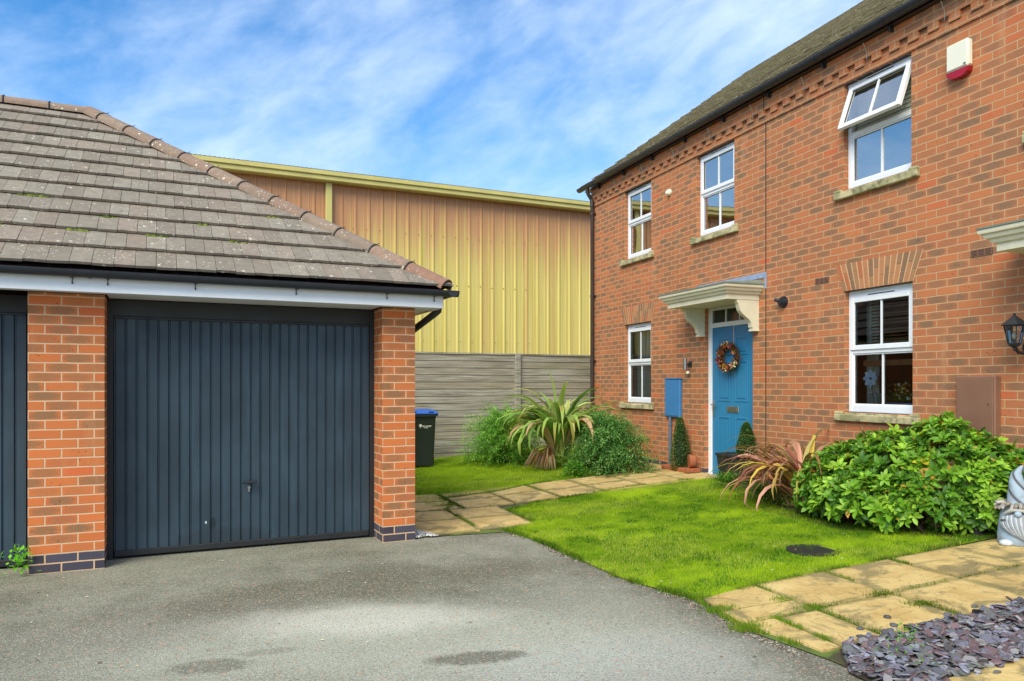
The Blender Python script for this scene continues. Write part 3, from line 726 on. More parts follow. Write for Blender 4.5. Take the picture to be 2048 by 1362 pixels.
def ring(mb, x0, x1, z0, z1, y0, y1, w, wt=None, wb=None):
    wt = w if wt is None else wt; wb = w if wb is None else wb
    mb.bbox(x0, x0 + w, y0, y1, z0, z1, .004); mb.bbox(x1 - w, x1, y0, y1, z0, z1, .004)
    mb.bbox(x0 + w + .0005, x1 - w - .0005, y0 + .001, y1, z0, z0 + wb, .004); mb.bbox(x0 + w + .0005, x1 - w - .0005, y0 + .001, y1, z1 - wt, z1, .004)
k = NT('rubber_seal'); M['seal'] = k.fin(S(26, 28, 30), .6)
def window(a, b, z0, z1, ztr, head, lab, swing=0):
    y = .062; gls = M['glass_up'] if z0 > 3 else M['glass']
    mb = MB(); a1, b1 = a + .002, b - .002
    ring(mb, a1, b1, z0 + .002, z1 - .002, y, y + .06, .05, head, .075)
    mb.bbox(a1 + .0505, b1 - .0505, y + .002, y + .06, ztr - .035, ztr + .02, .004)
    w = mb.build('window', M['white'], house, uv=False); w['label'] = lab
    # lower fixed beads and glass
    m2 = MB(); ring(m2, a1 + .05, b1 - .05, z0 + .077, ztr - .035, y + .012, y + .05, .016); 
    cx = (a1 + b1) / 2; m2.box(cx - .01, cx + .01, y + .02, y + .045, z0 + .09, ztr - .05)
    m2.build('glazing_bar', M['white'], w, uv=False)
    m3 = MB(); m3.add([(a1 + .06, y + .032, z0 + .085), (b1 - .06, y + .032, z0 + .085), (b1 - .06, y + .032, ztr - .045), (a1 + .06, y + .032, ztr - .045)], [(0, 1, 2, 3)])
    m3.build('pane', gls, w, uv=False)
    m5 = MB(); ring(m5, a1 + .064, b1 - .064, z0 + .091, ztr - .049, y + .026, y + .03, .005); m5.build('seal', M['seal'], w, uv=False)
    # top hung sash
    zt = z1 - head + .006; zb = ztr + .004; px = a1 + .035; qx = b1 - .035
    def sw(mb):
        if swing:
            c, s_ = math.cos(R(swing)), math.sin(R(swing)); out = []
            for (X, Y, Z) in mb.v:
                dy, dz = Y - y, Z - zt; out.append((X, y + dy * c + dz * s_, zt - dy * s_ + dz * c))
            mb.v = out
        return mb
    m = MB(); ring(m, px, qx, zb, zt, y - .016, y + .03, .052); m.box(cx - .01, cx + .01, y, y + .02, zb + .053, zt - .053)
    sw(m).build('sash', M['white'], w, uv=False)
    m = MB(); m.add([(px + .05, y + .01, zb + .05), (qx - .05, y + .01, zb + .05), (qx - .05, y + .01, zt - .05), (px + .05, y + .01, zt - .05)], [(0, 1, 2, 3)])
    sw(m).build('pane', gls, w, uv=False)
    m = MB(); ring(m, px + .054, qx - .054, zb + .054, zt - .054, y + .003, y + .008, .005); sw(m).build('seal', M['seal'], w, uv=False)
    # thin dark seal line under the trickle vent, sill
    m = MB(); m.bbox(cx - .17, cx + .17, y - .012, y + .002, z1 - head + .030, z1 - head + .045 if head > .07 else z1 - head + .04, .003)
    m.build('trickle_vent', M['white'], w, uv=False); m = MB(); m.box(cx - .17, cx + .17, y - .004, y - .001, z1 - head + .022, z1 - head + .029); m.build('vent_slot', M['seal'], w, uv=False)
    s0 = z0 - .088
    m = MB(); m.bbox(a - .105, b + .105, -.052, -.001, s0 - .01, z0 - .022, .008); m.bbox(a + .002, b - .002, -.003, .075, s0, z0 - .004, .006); m.bbox(a - .1, a - .003, -.05, -.0015, z0 - .0225, z0 + .006, .006); m.bbox(b + .003, b + .1, -.05, -.0015, z0 - .0225, z0 + .006, .006)
    m.build('sill', M['sill'], w, uv=False, smooth=30)
    if swing:
        for xa in (a1 + .06, b1 - .06): m = MB(); m.tube([(xa, y, ztr + .1), (xa, y - .09, zb + .02)], .006, 6); m.build('stay', M['steel'], w, uv=False)
        m = MB(); m.bbox(cx - .05, cx + .05, y - .15, y - .135, zb + .05, zb + .07); m.build('handle', M['white'], w, uv=False)
    return w
w = window(*UP[0], 3.61, 4.772, 4.215, .05, 'upper window nearest the warehouse')
curtain(w, UP[0][0] + .05, UP[0][0] + .5, 3.65, 4.72, .2, M['curtain']); curtain(w, UP[0][1] - .2, UP[0][1] - .03, 3.65, 4.72, .2, M['curtain'], waves=2)
w = window(*UP[1], 3.61, 4.772, 4.215, .05, 'upper window above the blue front door')
curtain(w, UP[1][0] - .1, UP[1][1] + .2, 3.95, 4.75, .14, M['curtain'], 'roller_blind', 1, .002)
w = window(*UP[2], 3.61, 4.772, 4.215, .05, 'upper window with its top sash pushed open', 20)
mb = MB()
for i in range(24): mb.add([(UP[2][0] + .04, .14, 4.7 - i * .045), (UP[2][1] - .04, .14, 4.7 - i * .045), (UP[2][1] - .04, .13, 4.657 - i * .045), (UP[2][0] + .04, .13, 4.657 - i * .045)], [(0, 1, 2, 3)])
mb.build('blind', M['curtain'], w, uv=False)
window(*UP[3], 3.61, 4.772, 4.215, .05, 'upper window at the edge of the picture')
w = window(*LO[0], 1.18, 2.5, 1.85, .085, 'lower window left of the blue meter cabinet')
curtain(w, LO[0][0] + .05, LO[0][0] + .5, 1.2, 2.45, .22, M['curtain']); curtain(w, LO[0][1] - .36, LO[0][1] - .02, 1.2, 2.45, .25, M['olive'], waves=3)
w = window(*LO[1], 1.18, 2.5, 1.85, .085, 'lower window with flowers on its inner ledge')
mb = MB()
for i in range(16):
    z = 2.38 - i * .034; mb.add([(LO[1][0] + .2, .19, z), (LO[1][1] - .03, .19, z), (LO[1][1] - .03, .168, z - .02), (LO[1][0] + .2, .168, z - .02)], [(0, 1, 2, 3)])
mb.build('blind', M['wood'], w, uv=False)
mb = MB(); mb.box(LO[1][0] + .1, LO[1][1], .17, .2, 1.68, 1.74); mb.build('blind_rail', M['wood'], w, uv=False)
mb = MB(); mb.box(LO[1][0], LO[1][1], .125, .45, 1.19, 1.215); mb.build('inner_ledge', M['curtain'], w, uv=False)
curtain(w, LO[1][0] + .02, LO[1][0] + .2, 1.22, 2.45, .3, M['curtain'], waves=2)

# things on the window ledge
lw = LO[1]
t = thing('flower_trough', 'grey trough of leafy plants with white and orange flowers behind the lower right window glass', 'plant pot', H, (-5.9, .27, 1.215))
mb = MB(); mb.bbox(-6.08, -5.72, .2, .34, 1.216, 1.29, .008); mb.build('pot', M['lead'], t, uv=False)
mb = MB(); mb.tone((0, 0, 0, 1))
for _ in range(900):
    x = random.gauss(-5.9, .13); y = random.gauss(.27, .045); z = 1.29 + abs(random.gauss(0, .1)) * (1 - min(1, abs(x + 5.9) / .35) * .6)
    leafquad(mb, Vector((x, max(.15, y), z)), Vector((random.gauss(0, 1), random.gauss(0, .6), random.uniform(0, 1))), Vector((0, 0, 1)), .03, .014, random.choice([S(100, 160, 60), S(130, 186, 76), S(80, 136, 54)]))
mb.build('foliage', M['leaf'], t, uv=False)
for _ in range(30):
    mb = MB(); mb.tone((0, 0, 0, 1)); mb.tone(random.choice([S(236, 234, 220)] * 2 + [S(226, 150, 60), S(232, 220, 120)])); x = random.gauss(-5.88, .13); mb.ball((x, random.uniform(.18, .3), random.uniform(1.33, 1.5)), (.017, .012, .015), 6, 4); mb.build('flower', M['tonepaint'], t, uv=False, smooth=180)
t = thing('flower_ornament', 'pale blue metal flower on a curved stem standing inside the lower right window', 'ornament', H, (-6.24, .2, 1.215))
mb = MB(); mb.tone((0, 0, 0, 1))
for i in range(8):
    a = 2 * PI * i / 8; mb.tone(S(214, 232, 246) if i % 2 else S(186, 216, 240))
    c = Vector((-6.235, .17, 1.545)); d = Vector((math.cos(a), -.15, math.sin(a))); s = Vector((-math.sin(a), 0, math.cos(a)))
    mb.add([c, c + d * .055 + s * .03, c + d * .088 + s * .016, c + d * .1, c + d * .088 - s * .016, c + d * .055 - s * .03], [(0, 1, 2, 3, 4, 5)])
mb.tone(S(80, 110, 130)); mb.ball((-6.235, .16, 1.545), .013)
mb.build('petals', M['tonepaint'], t, uv=False)
mb = MB(); mb.tube([(-6.235, .175, 1.54), (-6.23, .18, 1.4), (-6.2, .2, 1.22)], .005, 6); mb.build('stem', M['steel'], t, uv=False)
t = thing('photo_frame', 'small pale green ornament box beside the blue metal flower behind the window', 'ornament', H, (-6.27, .26, 1.215))
mb = MB(); mb.bbox(-6.34, -6.2, .24, .29, 1.216, 1.39, .012); mb.build('box', plain('pale_green', S(150, 176, 160), .5), t, uv=False)
mb = MB(); mb.tube([(-6.2, .2, 1.22), (-6.2, .2, 1.36), (-6.24, .2, 1.39), (-6.3, .2, 1.39)], .005, 6); mb.build('handle', M['white'], t, uv=False)
# things on upper ledge
mb = MB(); mb.bbox(-8.72, -8.5, .16, .26, 3.69, 3.83, .006)
tag(mb.build('storage_box', M['alarm'], F=H, base=(-8.6, .2, 3.69), uv=False), 'white box standing behind the glass of the window above the blue door', 'box')
mb = MB(); mb.ball((-8.43, .2, 3.77), (.05, .04, .06), 12, 8); mb.ball((-8.43, .19, 3.86), (.035, .03, .035), 12, 8); mb.ball((-8.455, .19, 3.89), .013); mb.ball((-8.405, .19, 3.89), .013)
tag(mb.build('soft_toy', plain('toy_plush', S(214, 180, 84), .9), F=H, base=(-8.43, .2, 3.7), uv=False, smooth=180), 'small yellow toy at the right corner of the window above the blue door', 'toy')

# door
mb = MB(); a, b = DOOR; y = .06
for (p, q, c, d) in ((a + .002, a + .075, .2, 2.598), (b - .075, b - .002, .2, 2.598)): mb.bbox(p, q, y, y + .07, c, d, .004)
mb.bbox(a + .0755, b - .0755, y + .001, y + .07, 2.28, 2.345, .004); mb.bbox(a + .0755, b - .0755, y + .001, y + .07, 2.525, 2.598, .004)
mb.bbox(a + .01, b - .01, -.01, y - .001, .196, .222, .004)
fr_ = mb.build('door_frame', M['white'], house, uv=False)
cx = (a + b) / 2
for i in (1, 2): mb = MB(); xx = a + .0755 + (b - a - .151) * i / 3; mb.box(xx - .009, xx + .009, y + .02, y + .045, 2.346, 2.524); mb.build('glazing_bar', M['white'], fr_, uv=False)
mb = MB(); mb.add([(a + .075, y + .03, 2.345), (b - .075, y + .03, 2.345), (b - .075, y + .03, 2.525), (a + .075, y + .03, 2.525)], [(0, 1, 2, 3)]); mb.build('pane', M['glass'], fr_, uv=False)
la, lb = a + .078, b - .078
mb = MB(); mb.bbox(la, lb, y + .018, y + .06, .225, 2.277, .003)
door = mb.build('door', M['bdoor'], house, uv=False); door['label'] = 'blue panelled front door'
mb = MB(); wd = lb - la
for (u0, u1) in ((.15, .45), (.57, .87)):
    for (z0, z1) in ((1.88, 2.12), (1.25, 1.80), (.42, 1.04)):
        x0, x1 = la + wd * u0, la + wd * u1; yy = y + .018
        # recessed-look moulding ring + raised field
        ring(mb, x0, x1, z0, z1, yy - .009, yy - .0005, .022)
        mb.bbox(x0 + .045, x1 - .045, yy - .007, yy - .0005, z0 + .045, z1 - .045, .005)
mb.build('panel_moulding', M['bdoor'], door, uv=False)
mb = MB(); mb.bbox(cx - .11, cx + .15, y + .004, y + .0175, 1.10, 1.185, .006); mb.bbox(cx - .08, cx + .12, y - .001, y + .0035, 1.122, 1.165, .004); mb.build('letterbox', M['steel'], door, uv=False)
mb = MB(); mb.bbox(la + .02, la + .05, y + .008, y + .0175, 1.02, 1.26, .005); mb.tube([(la + .035, y + .008, 1.2), (la + .035, y - .03, 1.2), (la + .14, y - .03, 1.2)], .008, 8)
mb.build('handle', M['steel'], door, uv=False, smooth=40)
mb = MB(); mb.bbox(cx + .03, cx + .045, y + .010, y + .0165, 2.02, 2.272, .002); mb.build('wreath_strap', M['steel'], door, uv=False)
# second door (under the right canopy, outside the picture)
mb = MB(); ring(mb, -4.148, -3.102, .2, 2.598, y, y + .07, .073); mb.build('door_frame', M['white'], house, uv=False)
mb = MB(); mb.bbox(-4.07, -3.18, y + .02, y + .06, .28, 2.52, .003); mb.build('door', M['bdoor'], house, uv=False)

# door canopies
def canopy(x0, x1, lab, flash=True):
    z = 2.557; P = .494
    prof = [(0, z), (0, z + .062), (.006, z + .063), (.022, z + .068), (.034, z + .085), (.036, z + .1), (.042, z + .1005), (.058, z + .106), (.068, z + .122), (.070, z + .138), (.076, z + .1385), (.09, z + .145), (.096, z + .16), (.096, z + .18)]
    mb = MB(); vs = []; fs = []; n = len(prof)
    for (o_, zz) in prof: vs += [(x0 - o_, 0, zz), (x0 - o_, -P - o_, zz), (x1 + o_, -P - o_, zz), (x1 + o_, 0, zz)]
    for i in range(n - 1):
        for j_ in range(3): fs.append((i * 4 + j_, i * 4 + j_ + 1, i * 4 + 4 + j_ + 1, i * 4 + 4 + j_))
    fs += [(0, 3, 2, 1), (4 * n - 4, 4 * n - 3, 4 * n - 2, 4 * n - 1)]
    mb.add(vs, fs); c = mb.build('door_canopy', M['paint'], house, uv=False, smooth=35); c['label'] = lab
    mb = MB(); e = .105; zt = z + .182
    X0, X1, Y0 = x0 - e, x1 + e, -P - e
    mb.add([(X0, -.001, zt), (X0, Y0, zt), (X1, Y0, zt), (X1, -.001, zt), (X0, -.001, zt + .016), (X0, Y0, zt + .016), (X1, Y0, zt + .016), (X1, -.001, zt + .016), (X0 + .28, -.001, zt + .07), (X1 - .06, -.001, zt + .07)],
           [(0, 1, 5, 4), (1, 2, 6, 5), (2, 3, 7, 6), (5, 6, 9, 8), (6, 7, 9), (5, 8, 4), (0, 3, 2, 1)])
    mb.build('canopy_roof', M['leadgreen'], c, uv=False)
    mb = MB(); mb.bbox(X0 + .12, X1 + .04, -.006, -.002, zt + .09, zt + .16, .0015); mb.bbox(X1 + .005, X1 + .045, -.008, -.0065, zt - .05, zt + .158, .0005)
    mb.build('flashing', M['lead'], c, uv=False)
    for xb in (x0 + .11, x1 - .075):
        prof = [(0, z - .002), (-.33, z - .002), (-.335, z - .03), (-.31, z - .06), (-.3, z - .1), (-.285, z - .14), (-.25, z - .18), (-.2, z - .215), (-.15, z - .25), (-.12, z - .29), (-.11, z - .33), (-.11, z - .345), (-.09, z - .36), (-.09, z - .375), (0, z - .375)]
        mb = MB(); mb.prism(prof, 0, xb, xb + .07); mb.prism([(0, z - .374), (-.10, z - .374), (-.10, z - .395), (0, z - .395)], 0, xb - .008, xb + .078)
        mb.build('bracket', M['paint'], c, uv=False)
canopy(-9.215, -7.86, 'cream moulded canopy over the blue door'); canopy(-4.32, -2.965, 'cream canopy cut by the picture edge')

# roof
def tiles(mb, O, ds, dt, L, T, wt, g, th=.014, lift=.022, jit=.002, gap=.0035, stag=.5, offset=0):
    nn = ds.cross(dt).normalized(); rows = int(math.ceil(T / g))
    for r in range(rows):
        x = -wt * ((r * stag) % 1) + offset; 
        while x < L:
            t0 = r * g; t1 = min(T, (r + 1) * g + .03)
            if x + wt > 0:
                a, b = max(0, x) + gap / 2, min(L, x + wt) - gap / 2
                if b - a > .02:
                    j0, j1, j2 = [random.uniform(-jit, jit) for _ in range(3)]
                    mb.tone((random.random(), 1 if random.random() < .22 else random.random() * .4, 0, 1)); P = lambda s_, t_, n_: O + ds * s_ + dt * t_ + nn * n_
                    t0j = t0 + j0 * 2
                    mb.add([P(a, t0j, lift + j1), P(b, t0j, lift + j2), P(b, t1, .004), P(a, t1, .004), P(a, t0j, lift + th + j1), P(b, t0j, lift + th + j2), P(b, t1, .004 + th), P(a, t1, .004 + th)],
                           [(0, 3, 2, 1), (4, 5, 6, 7), (0, 1, 5, 4), (1, 2, 6, 5), (3, 0, 4, 7)])
            x += wt
def clip(mb, planes):
    bm = bmesh.new(); la_ = bm.verts.layers.float_color.new('tone')
    vs = [bm.verts.new(v) for v in mb.v]
    for v, c in zip(vs, mb.c): v[la_] = c
    for f in mb.f: bm.faces.new([vs[i] for i in f])
    for co, no in planes:
        bmesh.ops.bisect_plane(bm, geom=bm.verts[:] + bm.edges[:] + bm.faces[:], plane_co=co, plane_no=no, clear_outer=True)
    out = MB(); out.c = []; bm.verts.index_update()
    out.v = [tuple(v.co) for v in bm.verts]; out.c = [tuple(v[la_]) for v in bm.verts]; out.f = [tuple(v.index for v in f.verts) for f in bm.faces]
    bm.free(); return out
pitch = R(35.8); V = Vector
mb = MB(); mb.tone((0, 0, 0, 1)); Lr = 14.1
T = 3.87 / math.cos(pitch)
tiles(mb, V((-12.77, -.12, 5.13)), V((1, 0, 0)), V((0, math.cos(pitch), math.sin(pitch))), Lr, T, .165, .3, th=.018, lift=.066, jit=.004)
tiles(mb, V((-12.77 + Lr, 7.62, 5.13)), V((-1, 0, 0)), V((0, -math.cos(pitch), math.sin(pitch))), Lr, T, .33, .33, lift=.02)
hr = mb.build('roof', M['tile_h'], house, uv=False)
zr = 5.13 + T * math.sin(pitch)
mb = MB(); mb.prism([(-.1, 5.095), (3.75, zr - .03), (7.6, 5.095)], 0, -12.74, 1.3); mb.build('roof_deck', M['pipe'], hr, uv=False)
mb = MB(); mb.tone((.5, .3, 0, 1)); x = -12.78
while x < 1.2:
    mb.tone((random.random(), random.random(), 0, 1)); mb.tube([(x, 3.75, zr - .05), (x + .44, 3.75, zr - .055)], [.115, .108], 14); x += .43
mb.build('ridge', M['tile_h'], hr, uv=False, smooth=50)
# gutter
def gutter(p0, p1, r, name, parent, mat, out):
    p0, p1, out = Vector(p0), Vector(p1), Vector(out).normalized(); mb = MB(); d = (p1 - p0)
    vs = []; fs = []; n = 12
    for p in (p0, p1):
        for rr in (r, r - .005):
            for i in range(n + 1):
                a = PI * i / n; vs.append(p + out * (rr * math.cos(a)) - V((0, 0, 1)) * (rr * math.sin(a)))
    m = n + 1
    for i in range(n):
        fs += [(i, i + 1, 2 * m + i + 1, 2 * m + i), (m + i + 1, m + i, 3 * m + i, 3 * m + i + 1)]
    for e in (0, 2 * m): fs.append(tuple(range(e, e + m)))       # end stops
    fs += [(0, m, 3 * m, 2 * m), (n, m + n, 3 * m + n, 2 * m + n)]
    mb.add(vs, fs)
    return mb.build(name, mat, parent, uv=False, smooth=40)
gt = gutter((-12.83, -.155, 5.157), (1.25, -.155, 5.157), .062, 'gutter', house, M['black'], (0, -1, 0))
def arcbracket(mb, x, y, z, r, w=.03):
    vs = []; n = 10
    for xx in (x - w / 2, x + w / 2):
        for i in range(n + 1):
            a = PI * i / n; vs.append((xx, y - r * math.cos(a), z - r * math.sin(a)))
    mb.add(vs, [(i, i + 1, n + 2 + i, n + 1 + i) for i in range(n)])
x = -12.2
while x < -3.5:
    mb = MB(); arcbracket(mb, x, -.155, 5.157, .066); mb.bbox(x - .012, x + .012, -.09, -.035, 5.04, 5.15, .002); mb.build('bracket', M['black'], gt, uv=False); x += .92
x = -11.6
while x < -3.6:
    mb = MB(); mb.tube([(x, -.1, 5.06), (x, -.05, 4.96), (x - .01, -.04, 4.89)], .0035, 5); mb.tube([(x - .05, -.045, 4.9), (x + .05, -.045, 4.915)], .003, 5); mb.build('wire_tie', M['steel'], gt, uv=False); x += .92
# downpipe
px_, py_ = -12.49, -.055
mb = MB(); mb.tube([(px_, -.155, 5.1), (px_, -.155, 5.04), (px_ + .0, -.13, 4.99), (px_, -.08, 4.92), (px_, py_ - .0, 4.87), (px_, py_, .3), (px_, py_ - .0, .2)], .034, 12)
mb.tube([(px_, py_, 4.78), (px_, py_, 4.9)], .042, 12)
dp = mb.build('downpipe', M['pipe'], house, uv=False, smooth=40)
for z in (4.62, 3.1, 1.9, .9):
    mb = MB(); mb.tube([(px_, py_, z), (px_, py_, z + .04)], .041, 12); mb.box(px_ - .06, px_ + .06, -.02, -.001, z, z + .035); mb.build('clip', M['pipe'], dp, uv=False)
# wall details
def airbrick(x0, z0):
    mb = MB(); mb.box(x0, x0 + .205, -.004, -.001, z0, z0 + .066); a_ = mb.build('air_brick', M['seal'], house, uv=False)
    mb = MB()
    for i in range(5): mb.box(x0, x0 + .205, -.009, -.0045, z0 + .002 + i * .0135, z0 + .009 + i * .0135)
    for i in range(4): mb.box(x0 + i * .066, x0 + .007 + i * .066, -.0095, -.0045, z0, z0 + .066)
    mb.build('grille', M['brownbox'], a_, uv=False)
airbrick(-6.87, 2.63); airbrick(-4.93, 2.63)
mb = MB()
for (r0, y0, y1) in ((.072, -.001, -.014), (.055, -.014, -.05), (.035, -.05, -.075)): mb.tube([(-7.4, y0, 2.485), (-7.4, y1, 2.485)], r0, 20)
mb.tube([(-7.4, -.06, 2.50), (-7.46, -.09, 2.515)], .022, 12)
mb.build('vent_cover', M['black'], house, uv=False, smooth=40)

# wall mounted things
t = thing('meter_cabinet', 'blue painted meter cabinet beside the blue front door with a grey pipe below it', 'meter box', H, (-9.8, 0, .99), 'meter cabinets on the house wall')
mb = MB(); mb.bbox(-10.01, -9.6, -.052, -.001, .99, 1.565, .01); mb.prism([(-10.02, -.062), (-9.59, -.062), (-9.59, -.001), (-10.02, -.001)], 2, 1.566, 1.58); mb.build('cabinet', M['bluebox'], t, uv=False)
mb = MB(); mb.bbox(-9.985, -9.625, -.058, -.0525, 1.015, 1.54, .002); mb.build('door', M['bluebox'], t, uv=False)
mb = MB(); mb.tube([(-9.88, -.035, .988), (-9.88, -.035, .2)], .024, 12); mb.tube([(-9.88, -.035, .86), (-9.88, -.035, .885)], .029, 12); mb.build('pipe', plain('blue_grey_plastic', S(92, 106, 126), .45), t, uv=False, smooth=40)
t = thing('meter_cabinet', 'brown painted meter cabinet on the wall above the right end of the glossy bush', 'meter box', H, (-4.83, 0, .95), 'meter cabinets on the house wall')
mb = MB(); mb.bbox(-5.025, -4.645, -.078, -.001, .93, 1.555, .008); mb.build('cabinet', M['brownbox'], t, uv=False)
mb = MB(); mb.bbox(-5.012, -4.663, -.086, -.079, .945, 1.54, .003); mb.build('door', M['brownbox'], t, uv=False)
mb = MB(); mb.tube([(-4.70, -.087, 1.31), (-4.70, -.093, 1.31)], .007, 10); mb.build('lock', M['steel'], t, uv=False)
t = thing('alarm_box', 'white burglar alarm box with red lens high on the brick wall', 'alarm box', H, (-5.0, 0, 4.3))
mb = MB(); mb.bbox(-5.135, -4.905, -.075, -.001, 4.365, 4.62, .018); mb.build('cover', M['alarm'], t, uv=False, smooth=40)
mb = MB(); pr = [(-5.13, 4.364), (-5.12, 4.325), (-5.08, 4.30), (-5.02, 4.292), (-4.96, 4.30), (-4.92, 4.325), (-4.91, 4.364)]; mb.prism(pr, 1, -.068, -.002); mb.build('strobe_lens', M['red'], t, uv=False)
mb = MB(); mb.bbox(-4.95, -4.925, -.079, -.0755, 4.39, 4.40, .001); mb.build('badge', M['seal'], t, uv=False)
mb = MB(); mb.tube([(-9.94, 0, 4.43), (-9.94, -.03, 4.43)], .05, 16); mb.ball((-9.94, -.04, 4.42), (.036, .04, .04), 12, 8)
tag(mb.build('motion_sensor', M['alarm'], F=H, base=(-9.94, 0, 4.43), uv=False, smooth=50), 'small round white sensor between the two upper windows on the left', 'sensor')
t = thing('wall_light', 'slim steel cylinder wall light left of the blue door', 'wall light', H, (-9.38, 0, 1.8))
mb = MB(); mb.tube([(-9.38, -.1, 1.70), (-9.38, -.1, 1.865)], .03, 18); mb.build('shade', M['steel'], t, uv=False, smooth=40)
mb = MB(); mb.bbox(-9.42, -9.34, -.02, -.001, 1.74, 1.82, .003); mb.tube([(-9.38, -.02, 1.78), (-9.38, -.075, 1.78)], .012, 8); mb.build('bracket', M['darkmetal'], t, uv=False)
mb = MB(); mb.ball((-9.38, -.055, 1.655), (.026, .03, .026), 12, 8); mb.build('sensor', M['alarm'], t, uv=False, smooth=180)
# lantern
lx, ly = -4.385, -.2
t = thing('wall_lantern', 'black hexagonal carriage lantern on the wall at the right edge', 'lantern', H, (lx, 0, 1.75))
def hexp(r, z, c=(lx, ly)): return [(c[0] + r * math.cos(PI / 3 * i + .3), c[1] + r * math.sin(PI / 3 * i + .3), z) for i in range(6)]
def hexloft(mb, lv):
    vs = []
    for r, z in lv: vs += hexp(r, z)
    n = len(lv); mb.add(vs, [(i * 6 + j, i * 6 + (j + 1) % 6, i * 6 + 6 + (j + 1) % 6, i * 6 + 6 + j) for i in range(n - 1) for j in range(6)] + [tuple(range(5, -1, -1)), tuple(6 * n - 6 + j for j in range(6))])
mb = MB(); hexloft(mb, [(.1, 1.972), (.1, 1.98), (.062, 2.012), (.026, 2.04), (.02, 2.048)]); mb.ball((lx, ly, 2.06), (.012, .012, .016)); mb.build('roof', M['darkmetal'], t, uv=False)
mb = MB(); lo = hexp(.048, 1.82); hi = hexp(.078, 1.971)
for i in range(6): mb.tube([lo[i], hi[i]], .0045, 6)
for q in (lo, hi):
    for i in range(6): mb.tube([q[i], q[(i + 1) % 6]], .005, 6)
mb.build('cage', M['darkmetal'], t, uv=False)
mb = MB(); lo = hexp(.046, 1.821); hi = hexp(.076, 1.97); mb.add(lo + hi, [(i, (i + 1) % 6, 6 + (i + 1) % 6, 6 + i) for i in range(6)]); mb.build('glass_panes', M['glass'], t, uv=False)
mb = MB(); hexloft(mb, [(.012, 1.785), (.04, 1.80), (.05, 1.82)]); mb.ball((lx, ly, 1.775), (.012, .012, .02)); mb.build('base', M['darkmetal'], t, uv=False)
mb = MB(); mb.tube([(lx, ly, 1.822), (lx, ly, 1.855)], .014, 10); mb.build('lamp_holder', M['darkmetal'], t, uv=False)
mb = MB(); mb.ball((lx, ly, 1.885), (.02, .02, .03), 12, 8); mb.build('bulb', M['alarm'], t, uv=False, smooth=180)
mb = MB(); mb.tube([(lx, ly, 1.80), (lx, -.15, 1.745), (lx, -.08, 1.74), (lx, -.01, 1.80)], [.012, .014, .014, .014], 10); mb.tube([(lx, 0, 1.79), (lx, -.03, 1.79)], .055, 16); mb.build('bracket', M['darkmetal'], t, uv=False, smooth=40)

# wreath
t = thing('door_wreath', 'round autumn wreath of red and orange flowers and pale berries hung on the blue door', 'wreath', H, (-8.50, .03, 1.86))
wc = V((-8.50, .03, 1.86)); mb = MB(); n = 28
mb.tube([wc + V((math.cos(2 * PI * i / n) * .165, 0, math.sin(2 * PI * i / n) * .145)) for i in range(n + 1)], .022, 8); mb.build('twig_ring', M['twig'], t, uv=False)
mb = MB(); mb.tone((0, 0, 0, 1))
for _ in range(620):
    a = random.random() * 2 * PI; r = random.gauss(.165, .028); p = wc + V((math.cos(a) * r, -abs(random.gauss(.02, .03)), math.sin(a) * r * .86))
    leafquad(mb, p, V((math.cos(a) + random.gauss(0, .7), random.gauss(-.5, .4), math.sin(a) + random.gauss(0, .7))), V((0, -1, 0)), random.uniform(.03, .06), .018,
             random.choice([S(120, 60, 30), S(90, 70, 36), S(150, 84, 40), S(70, 60, 34), S(176, 120, 52), S(110, 36, 34)]))
mb.build('leaves', M['leaf'], t, uv=False)
for (a, col) in ((190, S(150, 26, 38)), (60, S(196, 110, 104)), (285, S(184, 62, 30)), (250, S(216, 170, 56)), (105, S(206, 150, 60)), (215, S(170, 60, 64)), (310, S(220, 170, 140)), (20, S(204, 140, 100))):
    mb = MB(); mb.tone(col); c = wc + V((math.cos(R(a)) * .17, -.05, math.sin(R(a)) * .15))
    for i in range(14):
        b = random.random() * 7; leafquad(mb, c, V((math.cos(b), -random.uniform(.1, 1), math.sin(b))), V((0, -1, 0)), random.uniform(.035, .055), .032, tuple(min(1, q * random.uniform(.8, 1.3)) for q in col[:3]) + (1,))
    mb.build('flower', M['leaf'], t, uv=False)
mb = MB(); mb.tone((0, 0, 0, 1))
for (a, n) in ((115, 26), (90, 18), (225, 26), (325, 24), (300, 16), (262, 14)):
    for i in range(n):
        mb.tone(random.choice([S(226, 216, 160), S(206, 186, 110), S(236, 232, 200)])); q = R(a) + random.gauss(0, .13); r = random.gauss(.195, .022)
        mb.ball((wc.x + math.cos(q) * r, wc.y - .03 - random.random() * .03, wc.z + math.sin(q) * r * .88), .0085, 6, 4)
mb.build('berries', M['tonepaint'], t, uv=False, smooth=180)

# ================================================================== GARAGE
gar = thing('garage', 'low orange brick garage block with hipped grey tiled roof and dark blue doors', 'garage', G, (0.7, 0, 0))
mb = MB()
mb.box(1.869, 2.185, .002, 5.9, -.05, 2.2); mb.box(-4.3, 1.868, 5.65, 5.9, -.05, 2.2); mb.box(-4.4, -4.3, 0, 5.9, -.05, 2.2)
